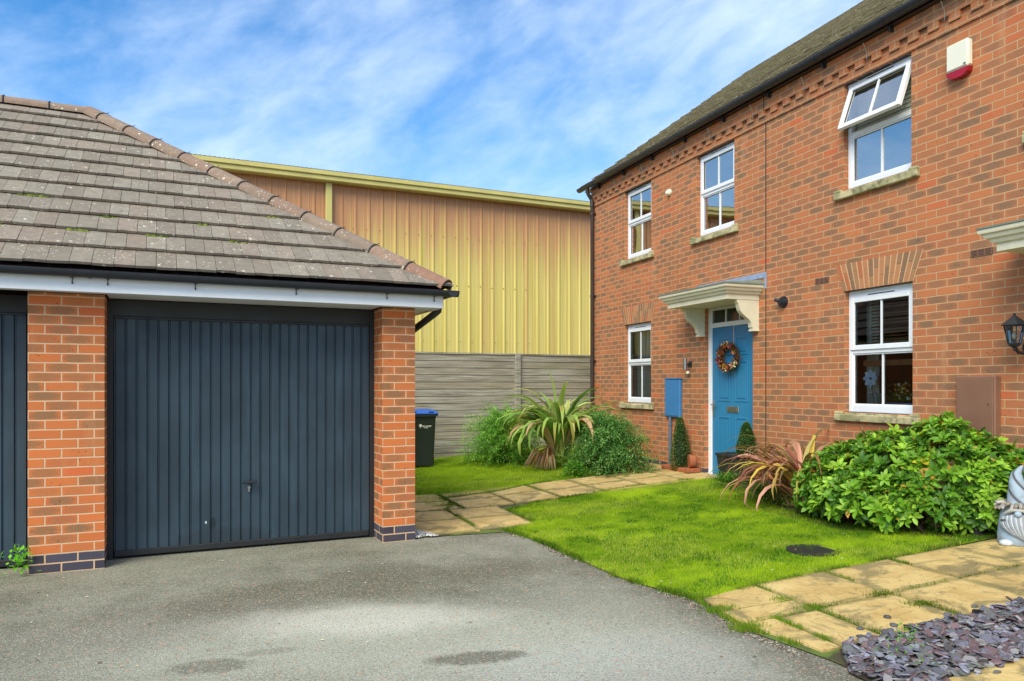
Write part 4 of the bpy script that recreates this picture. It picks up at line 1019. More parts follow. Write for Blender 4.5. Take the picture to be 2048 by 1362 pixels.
# shift so the bond starts at the pier edge: separate meshes keep their own uv origin
def brickbox(x0, x1, y0, y1, z0, z1, name):
    mb = MB(); mb.box(x0, x1, y0, y1, z0, z1); o_ = mb.build(name, M['brick_g'], gar)
    l = o_.data.uv_layers[0]
    for d in l.data: d.uv = (d.uv[0] - x0 + .225 * 40, d.uv[1])
    return o_
o_ = mb.build('wall', M['brick_g'], gar); l = o_.data.uv_layers[0]
brickbox(-.941, -.417, 0, .36, -.05, 2.2, 'pillar')
pr_ = brickbox(1.8695, 2.1855, 0, .0019, -.05, 2.2, 'pillar')
mb = MB(); mb.box(-.9, -.46, .361, 5.649, -.05, 2.2); mb.build('party_wall', M['room'], gar)
brickbox(-3.75, -3.23, 0, .36, -.05, 2.2, 'pillar')
mb = MB(); mb.box(-4.2, 1.86, .9, 5.6, -.04, -.005); mb.build('floor_slab', M['room'], gar)
def gdoor(x0, x1, lab):
    y = .3
    mb = MB(); mb.box(x0 + .001, x0 + .045, y, y + .07, 0, 2.199); mb.box(x1 - .045, x1 - .001, y, y + .07, 0, 2.199); mb.box(x0 + .0455, x1 - .0455, y + .005, y + .07, 2.06, 2.199)
    fr = mb.build('door_surround', M['darkmetal'], gar, uv=False)
    a, b = x0 + .05, x1 - .05; n = round((b - a) / .083); w = (b - a) / n
    prof = []
    for i in range(n):
        x = a + i * w; prof += [(x + .004, y + .014), (x + .013, y + .014), (x + .018, y), (x + w - .003, y), (x + w, y + .006)]
    mb = MB(); z0, z1 = .075, 2.035; vs = []
    for (px, py) in prof: vs += [(px, py, z0), (px, py, z1)]
    mb.add(vs, [(2 * i, 2 * i + 2, 2 * i + 3, 2 * i + 1) for i in range(len(prof) - 1)])
    mb.box(a, b, y + .02, y + .04, .02, 2.05)
    d = mb.build('garage_door', M['gdoor'], gar, uv=False); d['label'] = lab
    mb = MB(); mb.bbox(a, b, y - .006, y + .0185, .018, .074, .008); mb.build('bottom_rail', M['darkmetal'], d, uv=False)
    mb = MB(); mb.bbox(a, b, y - .004, y + .0185, 2.036, 2.058, .004); mb.build('top_rail', M['darkmetal'], d, uv=False)
    mb = MB(); cx = (a + b) / 2 - .01; mb.tube([(cx, y, .6), (cx, y - .05, .6)], .012, 10); mb.bbox(cx - .065, cx + .065, y - .065, y - .04, .588, .615, .008); mb.build('handle', M['black'], d, uv=False)
    mb = MB(); mb.tube([(cx, y - .001, .55), (cx, y - .012, .55)], .012, 12); mb.bbox(cx - .008, cx + .008, y - .01, y - .001, .51, .545, .002); mb.build('lock', M['steel'], d, uv=False)
gdoor(-.417, 1.869, 'wide dark blue ribbed garage door seen whole'); gdoor(-3.23, -.941, 'dark blue garage door cut by the left picture edge')
# fascia, soffit
mb = MB(); o = .211
mb.bbox(-4.6, 2.185 + o, -o, -o + .02, 2.195, 2.345, .003); mb.bbox(2.185 + o - .02, 2.185 + o, -o + .0205, 5.9 + o, 2.195, 2.345, .003)
mb.box(-4.6, 2.185 + o - .021, -o + .021, .0, 2.206, 2.215); mb.box(2.187, 2.185 + o - .021, .001, 5.9 + o, 2.206, 2.215)
mb.box(-.4, 1.85, .001, .3, 2.206, 2.214)
fa = mb.build('fascia', M['fascia'], gar, uv=False)
ge = gutter((-4.7, -o - .058, 2.352), (2.185 + o + .12, -o - .058, 2.352), .055, 'gutter', gar, M['black'], (0, -1, 0))
for x in (-1.52, -.62, -.5, -.38, .25, 1.05, 1.85, 2.3):
    mb = MB(); arcbracket(mb, x, -o - .058, 2.352, .059, .028); mb.build('bracket', M['black'], ge, uv=False)
    if x not in (-.5,):
        mb = MB(); mb.tube([(x, -o - .008, 2.30), (x, -o - .02, 2.262), (x, -o - .008, 2.255)], .006, 6); mb.build('hook', M['black'], ge, uv=False)
gutter((2.185 + o + .058, 5.9 + o, 2.352), (2.185 + o + .058, -o - .11, 2.352), .055, 'gutter', gar, M['black'], (1, 0, 0))
mb = MB(); mb.tube([(2.454, .08, 2.32), (2.454, .08, 2.24), (2.45, .09, 2.2), (2.42, .12, 2.17), (2.25, .42, 1.99), (2.224, .46, 1.93), (2.224, .46, .1)], .034, 12)
mb.build('downpipe', M['black'], gar, uv=False, smooth=50)
# roof
ph = R(34.2); rise = math.tan(ph); ex, ey = 2.185 + o + .05, -o - .05; ez = 2.365; wv = 5.9 / 2 + o + .05
rdz = ez + wv * rise; cx, cy_ = ex - wv, ey + wv
LX = -6.0
mb = MB(); mb.tone((0, 0, 0, 1))
tiles(mb, V((LX, ey, ez)), V((1, 0, 0)), V((0, math.cos(ph), math.sin(ph))), ex - LX, wv / math.cos(ph), .149, .325, th=.022, lift=.036, jit=.0035)
r1 = clip(mb, [(V((ex, ey, 0)), V((1, 1, 0)).normalized())])
mb = MB(); mb.tone((0, 0, 0, 1))
tiles(mb, V((ex, ey, ez)), V((0, 1, 0)), V((-math.cos(ph), 0, math.sin(ph))), 2 * wv, wv / math.cos(ph), .149, .325, th=.022, lift=.036)
r2 = clip(mb, [(V((ex, ey, 0)), V((-1, -1, 0)).normalized()), (V((ex, ey + 2 * wv, 0)), V((-1, 1, 0)).normalized())])
mb = MB(); mb.tone((0, 0, 0, 1))
tiles(mb, V((ex, ey + 2 * wv, ez)), V((-1, 0, 0)), V((0, -math.cos(ph), math.sin(ph))), ex - LX, wv / math.cos(ph), .298, .325, th=.016, lift=.02)
r3 = clip(mb, [(V((ex, ey + 2 * wv, 0)), V((1, -1, 0)).normalized())])
for r in (r2, r3):
    n = len(r1.v); r1.v += r.v; r1.c += r.c; r1.f += [tuple(i + n for i in f) for f in r.f]
gr = r1.build('roof', M['tile_g'], gar, uv=False)
mb = MB(); d_ = .012
mb.add([(LX, ey + .03, ez - .01), (ex - .03, ey + .03, ez - .01), (cx, cy_, rdz - d_ - .02), (LX, cy_, rdz - d_ - .02), (ex - .03, ey + 2 * wv - .03, ez - .01), (LX, ey + 2 * wv - .03, ez - .01)],
       [(0, 1, 2, 3), (1, 4, 2), (4, 5, 3, 2), (0, 5, 4, 1)]); mb.build('roof_deck', M['pipe'], gr, uv=False)
def ridgeline(A, B, r, L, nm, mats):
    A, B = V(A), V(B); n = int((B - A).length / L) + 1; d = (B - A).normalized(); mb = MB(); mb.tone((.5, .5, 0, 1)); cl = MB()
    side = d.cross(V((0, 0, 1))).normalized(); up = side.cross(d).normalized()
    for i in range(n):
        p = A + d * (i * L); q = A + d * min((i + 1) * L - .012, (B - A).length); mb.tone((random.random(), 1.3 if i == 0 and nm == 'hip_tiles' else random.random() * .6, 0, 1)); m = 10; vs = []
        for (P_, rr) in ((p, r * 1.06), (q, r)):
            for t_ in (0, .016):
                for j_ in range(m + 1):
                    a = PI * (-.05 + 1.1 * j_ / m); vs.append(P_ + side * (rr - t_) * math.cos(a) + up * ((rr - t_) * math.sin(a) * .8))
        k_ = m + 1; fs = []
        for j_ in range(m): fs += [(j_, j_ + 1, 2 * k_ + j_ + 1, 2 * k_ + j_), (k_ + j_ + 1, k_ + j_, 3 * k_ + j_, 3 * k_ + j_ + 1), (j_ + 1, j_, k_ + j_, k_ + j_ + 1), (2 * k_ + j_, 2 * k_ + j_ + 1, 3 * k_ + j_ + 1, 3 * k_ + j_)]
        mb.add(vs, fs)
        if i: 
            cl = MB(); s_ = []
            for dd in (-.006, .006):
                for j_ in range(m + 1):
                    a = PI * j_ / m; s_.append(p + d * dd + side * (r * 1.09) * math.cos(a) + up * ((r * 1.09) * math.sin(a) * .8 + .002))
            cl.add(s_, [(j_, j_ + 1, k_ + j_ + 1, k_ + j_) for j_ in range(m)]); cl.tube([p + up * r * .86, p + up * (r * .86 + .018) + side * .02], .0035, 5); cl.build('clip_band', M['darkmetal'], gar, uv=False)
    o_ = mb.build(nm, M['ridge_g'], gr, uv=False, smooth=50); return o_
ridgeline((ex - .03, ey + .03, ez + .015), (cx + .02, cy_ - .02, rdz + .02), .105, .43, 'hip_tiles', 0)
ridgeline((ex - .03, ey + 2 * wv - .03, ez + .015), (cx + .02, cy_ + .02, rdz + .02), .105, .43, 'hip_tiles', 0)
ridgeline((cx + .06, cy_, rdz + .01), (LX, cy_, rdz + .01), .105, .43, 'ridge_tiles', 0)
# moss cushions on tile edges
mb = MB(); mb.tone((0, 0, 0, 1))
dtv = V((0, math.cos(ph), math.sin(ph)))
for (px, row, n) in ((-1.02, 4, 26), (-1.33, 2, 14), (-.62, 2, 12), (-.05, 2, 22), (.3, 3, 6), (1.05, 4, 5), (-.4, 3, 6), (.62, 2, 5)):
    for i in range(n):
        P = V((px + random.gauss(0, .05), ey, ez)) + dtv * (row * .325 - .008) + V((0, -.02, .02))
        r = random.uniform(.008, .02); mb.tone(random.choice([S(120, 142, 40), S(148, 160, 50), S(96, 112, 40)])); mb.ball(P, (r * 1.5, r, r * .8), 6, 4)
mb.build('moss_cushions', M['leaf'], gr, uv=False, smooth=180)['kind'] = 'stuff'

# ================================================================== FENCE
t = thing('wooden_fence', 'tall weathered grey timber board fence behind the wheelie bin', 'fence', G, (6.5, 6.87, 0))
def panel(x0, x1):
    mb = MB(); mb.tone((0, 0, 0, 1)); z = .02
    for i in range(15):
        h_ = .138; mb.tone((random.random(), random.random(), 0, 1)); jx = random.uniform(-.003, .003)
        mb.add([(x0, 6.87 - .011 + jx, z), (x1, 6.87 - .011 - jx, z), (x1, 6.87 - .005, z + h_ - .009), (x0, 6.87 - .005, z + h_ - .009), (x0, 6.885, z), (x1, 6.885, z), (x1, 6.885, z + h_ - .013), (x0, 6.885, z + h_ - .013)],
               [(0, 1, 2, 3), (4, 7, 6, 5), (0, 4, 5, 1), (3, 2, 6, 7), (1, 5, 6, 2), (4, 0, 3, 7)])
        z += h_
    mb.tone((.1, .4, 0, 1)); mb.box(x0, x1, 6.84, 6.905, z - .005, z + .02)
    fp = mb.build('fence_panel', M['board'], t, uv=False)
    mb = MB(); mb.box(x0, x1, 6.889, 6.9, .0, 2.08); mb.build('gap_shade_sheet', M['soil'], fp, uv=False)  # dark sheet added behind the boards so the gaps look shaded
for (a, b) in ((1.65, 4.05), (4.15, 6.47), (6.59, 8.95), (9.05, 11.4)): panel(a, b)
for x in (4.1, 6.53, 9.0):
    mb = MB(); mb.tone((.2, .5, 0, 1)); mb.bbox(x - .058, x + .058, 6.81, 6.92, -.05, 2.115, .006); mb.build('post', M['board'], t, uv=False)

# ================================================================== WAREHOUSE
t = thing('warehouse', 'large warehouse of yellow ribbed metal cladding with pinkish weathering behind the fence', 'warehouse', G, (4, 11.4, 0))
mb = MB(); yw = 11.4; x = -12.0; prof = []
while x < 22:
    prof += [(x, yw), (x + .16, yw), (x + .18, yw - .006), (x + .19, yw), (x + .255, yw), (x + .275, yw - .022), (x + .31, yw - .022), (x + .333, yw)]; x += .3335
vs = []
for (px, py) in prof: vs += [(px, py, 0), (px, py, 6.35)]
mb.add(vs, [(2 * i, 2 * i + 2, 2 * i + 3, 2 * i + 1) for i in range(len(prof) - 1)])
mb.build('cladding', M['clad'], t, uv=False)
mb = MB(); mb.box(-12, 22, yw + .02, yw + .2, 0, 6.3); mb.box(-12, -11.8, yw + .2, 40, 0, 6.3); mb.box(21.8, 22, yw + .2, 40, 0, 6.3); mb.box(-11.8, 21.8, 39.8, 40, 0, 6.3); mb.build('wall', M['yellowtrim'], t, uv=False)
mb = MB(); mb.bbox(-12.2, 22.2, yw - .28, yw - .02, 6.33, 6.54, .02); mb.bbox(-12.2, 22.2, yw - .32, yw - .2805, 6.45, 6.56, .01); mb.build('eaves_gutter', M['yellowtrim'], t, uv=False)
mb = MB(); x = -12.2; vs = []; n = 0
while x < 22.2:
    for dx, dz in ((0, 0), (.05, 0), (.06, .009), (.09, .009), (.1, 0)): 
        vs += [(x + dx, yw - .325, 6.562 + dz), (x + dx, 26, 8.0 + dz)]; n += 1
    x += .1
mb.add(vs, [(2 * i, 2 * i + 2, 2 * i + 3, 2 * i + 1) for i in range(n - 1)]); mb.build('roof', M['yellowtrim'], t, uv=False)
mb = MB(); mb.bbox(3.56, 3.71, yw - .14, yw - .04, 0, 6.325, .01); mb.build('downpipe', M['yellowtrim'], t, uv=False)
mb = MB(); x = 4.6
while x < 9: mb.ball((x, yw - .024, 4.05 + random.uniform(-.01, .01)), .014, 6, 4); x += .3335 * 1
for i in range(14): mb.ball((4.7 + i * .3335 * 1.0, yw - .024, 2.6), .01, 6, 4)
for i in range(20):
    if random.random() < .8: mb.ball((2.9 + i * .3335, yw - .024, 5.3 + random.uniform(-.01, .01)), .011, 6, 4)
mb.build('fixing_screws', M['darkmetal'], t, uv=False)['kind'] = 'stuff'

# ================================================================== WHEELIE BIN
bxp = Hw(-12.8, -3.09); bz = ground(bxp.x, bxp.y) + .012
FB = Matrix.Translation((bxp.x - .14, bxp.y + .1, bz)) @ Matrix.Rotation(R(13), 4, 'Z')
t = thing('wheelie_bin', 'black wheelie bin with a blue lid beside the garage corner', 'bin', FB, (0, 0, 0))
mb = MB()
def frus(mb, lv):
    vs = []
    for (x0, x1, y0, y1, z) in lv:
        r = .03; pts = []
        for (cx, cy, a0) in ((x1 - r, y1 - r, 0), (x0 + r, y1 - r, 90), (x0 + r, y0 + r, 180), (x1 - r, y0 + r, 270)):
            for i in range(4): a = R(a0 + i * 30); pts.append((cx + r * math.cos(a), cy + r * math.sin(a), z))
        vs += pts
    n = 16; L = len(lv); mb.add(vs, [(i * n + j, i * n + (j + 1) % n, i * n + n + (j + 1) % n, i * n + n + j) for i in range(L - 1) for j in range(n)] + [tuple(range(n - 1, -1, -1)), tuple((L - 1) * n + j for j in range(n))])
frus(mb, [(-.2, .2, -.22, .24, .03), (-.235, .235, -.27, .28, .86), (-.24, .24, -.275, .285, .87), (-.24, .24, -.275, .285, .885), (-.27, .27, -.31, .3, .89), (-.27, .27, -.31, .3, .93)])
M['binplastic'] = plain('bin_plastic', S(44, 50, 46), .5, var=.12)
body = mb.build('bin_body', M['binplastic'], t, uv=False, smooth=40)
mb = MB(); frus(mb, [(-.28, .28, -.33, .31, .931), (-.28, .28, -.33, .31, .945), (-.25, .25, -.28, .3, .975), (-.2, .2, -.2, .28, 1.0), (-.12, .12, -.12, .22, 1.005)])
lid = mb.build('lid', plain('blue_plastic', S(38, 92, 176), .42, var=.06), t, uv=False, smooth=40)
mb = MB()
for s_ in (-.15, .15): mb.bbox(s_ - .045, s_ + .045, -.325, -.25, .957, .975, .008)
mb.build('lid_grip', plain('deep_blue_plastic', S(22, 50, 110), .5), lid, uv=False)
for s_ in (-1, 1):
    mb = MB(); mb.tube([(s_ * .2, .22, .1), (s_ * .25, .22, .1)], .1, 20); mb.build('wheel', M['darkmetal'], t, uv=False, smooth=40)
mb = MB(); mb.tube([(-.2, .34, .9), (.2, .34, .9)], .016, 10); mb.build('handle', M['binplastic'], t, uv=False)
# emblem and lettering on the front
mb = MB()
for i in range(9):
    a = 2 * PI * i / 9; mb.tube([(-.03 + .018 * math.cos(a), -.259, .74 + .018 * math.sin(a)), (-.03 + .018 * math.cos(a), -.2625, .74 + .018 * math.sin(a))], .014, 8)
mb.tube([(-.03, -.2585, .74), (-.03, -.2635, .74)], .02, 12); mb.tube([(-.025, -.258, .72), (-.04, -.262, .685)], .005, 6)
mb.build('emblem', M['alarm'], body, uv=False)
def text(body_, s, size, loc, mat, parent, rx=90, name='lettering'):
    cu = bpy.data.curves.new(name, 'FONT'); cu.body = s; cu.size = size; cu.extrude = .0008; cu.offset = .0012
    tmp = bpy.data.objects.new('tmp', cu); C.objects.link(tmp); dg = bpy.context.evaluated_depsgraph_get()
    me = bpy.data.meshes.new_from_object(tmp.evaluated_get(dg)); bpy.data.objects.remove(tmp)
    me.transform(Matrix.Translation(loc) @ Matrix.Rotation(R(rx), 4, 'X')); me.materials.clear(); me.materials.append(mat)
    o_ = bpy.data.objects.new(name, me); C.objects.link(o_); o_.parent = parent; return o_
text(None, 'ambag', .062, (.0, -.2625, .712), M['alarm'], body, 86)
text(None, 'recycling', .02, (.025, -.260, .69), M['alarm'], body, 86)

# ================================================================== PLANTS
def blob(theta, phi, seed):  # lumpy radius factor
    return 1 + .10 * math.sin(3 * theta + seed) * math.sin(2 * phi) + .08 * math.sin(5 * theta + 2.1 * seed + phi * 3) + .05 * math.sin(9 * theta - seed + 5 * phi)
# glossy bush
bush = thing('glossy_bush', 'wide glossy bright green bush with some yellow leaves under the lower right window', 'bush', H, (-5.3, -.5, .2))
mb = MB(); mb.tone((0, 0, 0, 1)); greens = [S(108, 156, 40), S(128, 174, 48), S(90, 138, 36), S(150, 190, 58), S(70, 114, 34)]
lobes = [(-5.74, -.66, .46, .36, .48, .36), (-5.48, -.62, .50, .44, .50, .42), (-5.12, -.54, .54, .44, .44, .48), (-4.84, -.44, .62, .36, .34, .50), (-4.62, -.32, .56, .30, .24, .44), (-4.42, -.16, .66, .20, .12, .24), (-5.35, -.85, .38, .5, .33, .30), (-5.80, -.72, .34, .28, .38, .24), (-5.0, -.7, .38, .4, .28, .3)]
def inside(p, skip=None, s=.86):
    for i, (x, y, z, a, b, c) in enumerate(lobes):
        if i == skip: continue
        if ((p[0] - x) / a) ** 2 + ((p[1] - y) / b) ** 2 + ((p[2] - z) / c) ** 2 < s * s: return True
    return False
cnt = 0; tries = 0
twig = MB()
while cnt < 1650 and tries < 40000:
    tries += 1
    i = random.choices(range(len(lobes)), [l[3] * l[5] for l in lobes])[0]; x, y, z, a, b, c = lobes[i]
    d = V((random.gauss(0, 1), random.gauss(0, 1), random.gauss(0, 1))).normalized()
    if d.y > .5: continue
    inner = random.random() < .34; f = random.uniform(.7, .88) if inner else random.uniform(.94, 1.06)
    p = V((x + d.x * a * f, y + d.y * b * f, z + d.z * c * f + (random.uniform(0, .07) if d.z > .4 and random.random() < .35 else 0)))
    if p.z < .26 or p.y > -.03: continue
    if p.z < .36 and random.random() < .6: continue
    if inside(p, i, .84 if not inner else .6): continue
    cnt += 1; n = V((d.x / a, d.y / b, d.z / c)).normalized(); ax = (n + V((0, 0, .5)) + V((random.gauss(0, .25), random.gauss(0, .25), random.gauss(0, .25)))).normalized()
    s1 = ax.orthogonal().normalized(); s2 = ax.cross(s1); m = random.randint(6, 9); a0 = random.random() * 7
    col = random.choice(greens); odd = random.random()
    if odd < .008: col = S(214, 196, 50)
    elif odd < .012: col = S(206, 140, 54)
    twig.tube([p - ax * .1, p], .0035, 4)
    for q in range(m):
        aa = a0 + q * 2.4; el = random.uniform(.15, 1.0) if q > 2 else random.uniform(.8, 1.6)
        dd = (s1 * math.cos(aa) + s2 * math.sin(aa)) + ax * el; L = random.uniform(.062, .105) * (.75 if q <= 2 else 1); v = random.uniform(.8, 1.2)
        cc = tuple(min(1, k_ * v) for k_ in col[:3]) + (1,)
        if q <= 1 and odd > .1: cc = tuple(min(1, k_ * 1.2) for k_ in col[:3]) + (1,)
        if random.random() < .012: cc = S(198, 150, 60)
        dd = dd.normalized(); side = dd.cross(ax)
        if side.length < .01: continue
        side.normalize(); nn = side.cross(dd).normalized(); w_ = L * random.uniform(.17, .22)
        P0 = p + dd * .006; P1 = P0 + dd * L * .38; P2 = P0 + dd * L * .72 - nn * L * .05; P3 = P0 + dd * L - nn * L * .14; mb.tone(cc); up_ = nn * w_ * .3
        mb.add([P0, P1 + side * w_ + up_, P1, P1 - side * w_ + up_, P2 + side * w_ * .9 + up_, P2, P2 - side * w_ * .9 + up_, P3],
               [(0, 1, 2), (0, 2, 3), (1, 4, 5, 2), (2, 5, 6, 3), (4, 7, 5), (5, 7, 6)])
mb.build('foliage', M['glossleaf'], bush, uv=False, smooth=60)
for _ in range(46):
    x0 = random.uniform(-6.0, -4.7); y0 = -1.08 + .35 * abs(x0 + 5.4) + random.uniform(0, .12)
    twig.tube([(x0, y0 + .15, .17), (x0 + random.gauss(0, .05), y0 + .05, .27), (x0 + random.gauss(0, .1), y0, .42)], [.006, .005, .003], 5)
for _ in range(60):
    a = random.random() * 2 * PI; x0, y0 = random.uniform(-5.9, -4.9), random.uniform(-.6, -.35)
    twig.tube([(x0, y0, .18), (x0 + random.gauss(0, .15), y0 + random.gauss(0, .15), .4), (x0 + random.gauss(0, .3), min(-.05, y0 + random.gauss(0, .25)), .7)], [.012, .009, .005], 5)
twig.build('branches', M['twig'], bush, uv=False)

# strap leaved plants (phormium)
def phormium(th, cx, cy, cz, specs, pal, n, seed, wdt=.02, mat='leaf'):
    rr = random.Random(seed); mb = MB(); mb.tone((0, 0, 0, 1))
    L_ = list(specs)
    for _ in range(n):
        a = rr.random() * 2 * PI; L_.append((a, rr.uniform(.55, 1.05), rr.uniform(.3, 1.15), rr.uniform(.5, 1.9)))
    for (a, L, lean, droop) in L_:
        base = V((cx + rr.gauss(0, .05), cy + rr.gauss(0, .05), cz)); d = V((math.cos(a) * math.sin(lean), math.sin(a) * math.sin(lean), math.cos(lean)))
        side = V((-math.sin(a), math.cos(a), 0)) * math.cos(rr.gauss(0, .35)) + V((0, 0, 1)) * .25 * rr.gauss(0, 1); side.normalize()
        p = base; N = 9; c = rr.choice(pal); w0 = wdt * rr.uniform(.7, 1.25); vs = []; k_ = 0; st = L / N; cur = lean
        edge = tuple(min(1, q * 1.25) for q in c[:3]) + (1,)
        for i in range(N + 1):
            u = i / N; w_ = w0 * (.55 + 1.4 * u if u < .35 else 1.04 * (1 - ((u - .35) / .65) ** 1.8)) + .001
            hd = V((math.cos(a) * math.sin(cur), math.sin(a) * math.sin(cur), math.cos(cur))); nn = side.cross(hd)
            vs += [p - side * w_, p + nn * w_ * .35, p + side * w_]
            p = p + hd * st; cur += droop * st * (.15 + 2.8 * u)
            if p.z < ground_h(cx, cy) + .01: p.z = ground_h(cx, cy) + .012
        fs = []
        for i in range(N): fs += [(3 * i, 3 * i + 3, 3 * i + 4, 3 * i + 1), (3 * i + 1, 3 * i + 4, 3 * i + 5, 3 * i + 2)]
        if mb.c is None: mb.c = []
        nb = len(mb.v); mb.v += [tuple(q) for q in vs]; mb.f += [tuple(q + nb for q in f) for f in fs]; tip = S(170, 120, 60) if rr.random() < .35 else c
        for i in range(N + 1):
            u = i / N; cc = hgrad(c, tip, max(0, (u - .6) / .4)); mb.c += [hgrad(cc, edge, .8), cc, hgrad(cc, edge, .5)]
    return mb.build('leaves', M[mat], th, uv=False, smooth=180)
def ground_h(x, y): return gH(x, y)
t = thing('flax_plant', 'arching green and orange strap leaved plant between two shrubs by the fence', 'plant', H, (-10.9, -1.5, .13), 'strap leaved flax plants')
pal = [S(140, 176, 84), S(156, 186, 92), S(116, 152, 70), S(184, 198, 120), S(206, 170, 128), S(160, 184, 92), S(186, 186, 108), S(124, 156, 72), S(140, 172, 84)]
phormium(t, -10.93, -1.45, .3, [(-1.2, 1.5, .08, .2), (3.0, 1.35, .55, 1.3), (-.3, 1.4, .6, 1.3)], pal, 0, 3, .03)
sp = [(random.random() * 2 * PI, random.uniform(1.1, 1.65), random.uniform(.06, .72), random.uniform(.8, 2.1)) for i in range(150)]
phormium(t, -10.85, -1.42, .36, sp, pal, 0, 5, .05)
t['label'] = 'arching green and orange strap leaved plant between two shrubs by the fence'
dead = MB(); dead.tone((0, 0, 0, 1))
for _ in range(60):
    a = random.uniform(-2.6, -.2); b = V((-10.93 + random.gauss(0, .05), -1.56, random.uniform(.3, .55))); e = b + V((math.cos(a) * random.uniform(.15, .5), math.sin(a) * random.uniform(.15, .5), -random.uniform(.25, .6))); e.z = max(e.z, .16)
    dead.tone(random.choice([S(176, 150, 118), S(150, 118, 88), S(196, 176, 148), S(168, 112, 66)])); s = V((.011, .006, 0)); m_ = (b + e) / 2 + V((math.cos(a) * .06, math.sin(a) * .06, .08))
    dead.add([b - s, b + s, m_ + s, e, m_ - s], [(0, 1, 2, 4), (4, 2, 3)])
dead.build('dead_leaves', M['leaf'], t, uv=False)
t = thing('flax_plant', 'drooping pink, bronze and yellow strap leaved plant left of the glossy bush', 'plant', H, (-6.55, -.7, .19), 'strap leaved flax plants')
pal2 = [S(186, 142, 112), S(196, 142, 124), S(158, 146, 88), S(184, 176, 104), S(224, 166, 144), S(128, 108, 70), S(190, 162, 92), S(214, 186, 84), S(150, 96, 78)]
sp = [(random.random() * 2 * PI, random.uniform(.9, 1.35), random.uniform(.08, .75), random.uniform(1.3, 2.9)) for i in range(90)]
sp += [(random.uniform(PI * .9, PI * 1.6), random.uniform(.9, 1.3), random.uniform(.4, .9), random.uniform(1.1, 2.1)) for i in range(26)]
phormium(t, -6.34, -.66, .2, sp, pal2, 0, 8, .027)

# small leaved shrubs with arching sprays
def shrub(label, cx, cy, cz, rx, ry, rz, ns, seed, cols, nm='shrub', lf=.022, lpn=46):
    rr = random.Random(seed); t = thing(nm, label, 'shrub', H, (cx, cy, cz)); mb = MB(); mb.tone((0, 0, 0, 1)); tw = MB()
    for _ in range(ns):
        a = rr.random() * 2 * PI; el = rr.uniform(-.15, 1.45); f = rr.uniform(.72, 1.08) * blob(a, el, seed)
        tw_r = .4 if ns > 200 else .3; end = V((cx + rx * math.cos(a) * math.cos(el) * f, cy + ry * math.sin(a) * math.cos(el) * f, cz + .12 + (rz - .12) * max(0, math.sin(el)) * f))
        st = V((cx + (end.x - cx) * .35, cy + (end.y - cy) * .35, cz + (end.z - cz) * .55 + .05)); out = V((math.cos(a), math.sin(a), 0)); 
        mid = (st + end) / 2 + V((0, 0, .1)); tip = end + out * rr.uniform(.02, .14) + V((0, 0, -rr.uniform(.02, .12)))
        ps = [st, mid, end, tip]; tw.tube([V((cx, cy, cz)), st], .005 if ns > 200 else .0015, 4, False); tw.tube(ps[:3], [.003 * tw_r, .002 * tw_r, .001 * tw_r], 3, False)
        base = rr.choice(cols); n = lpn
        for i in range(n):
            u = (i + rr.random()) / n * 2.999; k_ = int(u); q = ps[k_].lerp(ps[k_ + 1], u - k_); dr = (ps[k_ + 1] - ps[k_]).normalized()
            q = q + V((rr.gauss(0, .8 * lf), rr.gauss(0, .8 * lf), rr.gauss(0, .7 * lf)))
            dd = dr * .6 + V((rr.gauss(0, .8), rr.gauss(0, .8), rr.gauss(.25, .5))); v = rr.uniform(.7, 1.3)
            leafquad(mb, q, dd, V((0, 0, 1)), lf * rr.uniform(.8, 1.4), lf * .55, tuple(min(1, c_ * v) for c_ in base[:3]) + (1,), .1)
    mb.build('foliage', M['leaf'], t, uv=False)
    if ns > 60: tw.build('branches', M['twig'], t, uv=False)
    return t
shrub('feathery bright green shrub against the fence, left of the strap leaved plant', -12.35, -1.85, .09, .92, .66, .94, 760, 2, [S(120, 178, 66), S(144, 198, 80), S(98, 154, 58), S(164, 210, 94)], lf=.03, lpn=56)
shrub('dark green small leaved mound shrub in front of the left lower window', -10.1, -.98, .15, .70, .56, .84, 780, 5, [S(104, 158, 78), S(124, 176, 92), S(84, 136, 66), S(146, 190, 108)], lf=.029, lpn=56)
shrub('low clump of round leaves at the foot of the mound shrub by the path', -9.9, -1.62, .13, .2, .14, .12, 40, 8, [S(92, 148, 50), S(112, 166, 60)], nm='ground_plant', lf=.03)
shrub('small weed growing at the foot of the left garage pier', 0, 0, 0, .05, .04, .07, 16, 9, [S(126, 200, 50), S(146, 214, 66)], nm='weed', lf=.045, lpn=6).matrix_world = G @ Matrix.Translation((-.99, -.03, .0))
shrub('low green weeds beside the black planter at the edge of the lawn', -7.7, -.62, .19, .3, .16, .06, 50, 19, [S(96, 150, 44), S(84, 130, 40)], nm='weed', lf=.02)
shrub('tiny green weed among the slate chippings', -2.86, -3.08, .06, .06, .05, .05, 10, 10, [S(110, 170, 50)], nm='weed', lf=.018, lpn=12)
shrub('weedy green ground cover between the flax and the lawn', -6.75, -.8, .17, .5, .2, .1, 120, 41, [S(120, 160, 50), S(96, 140, 40)], nm='ground_plant', lf=.024, lpn=26)
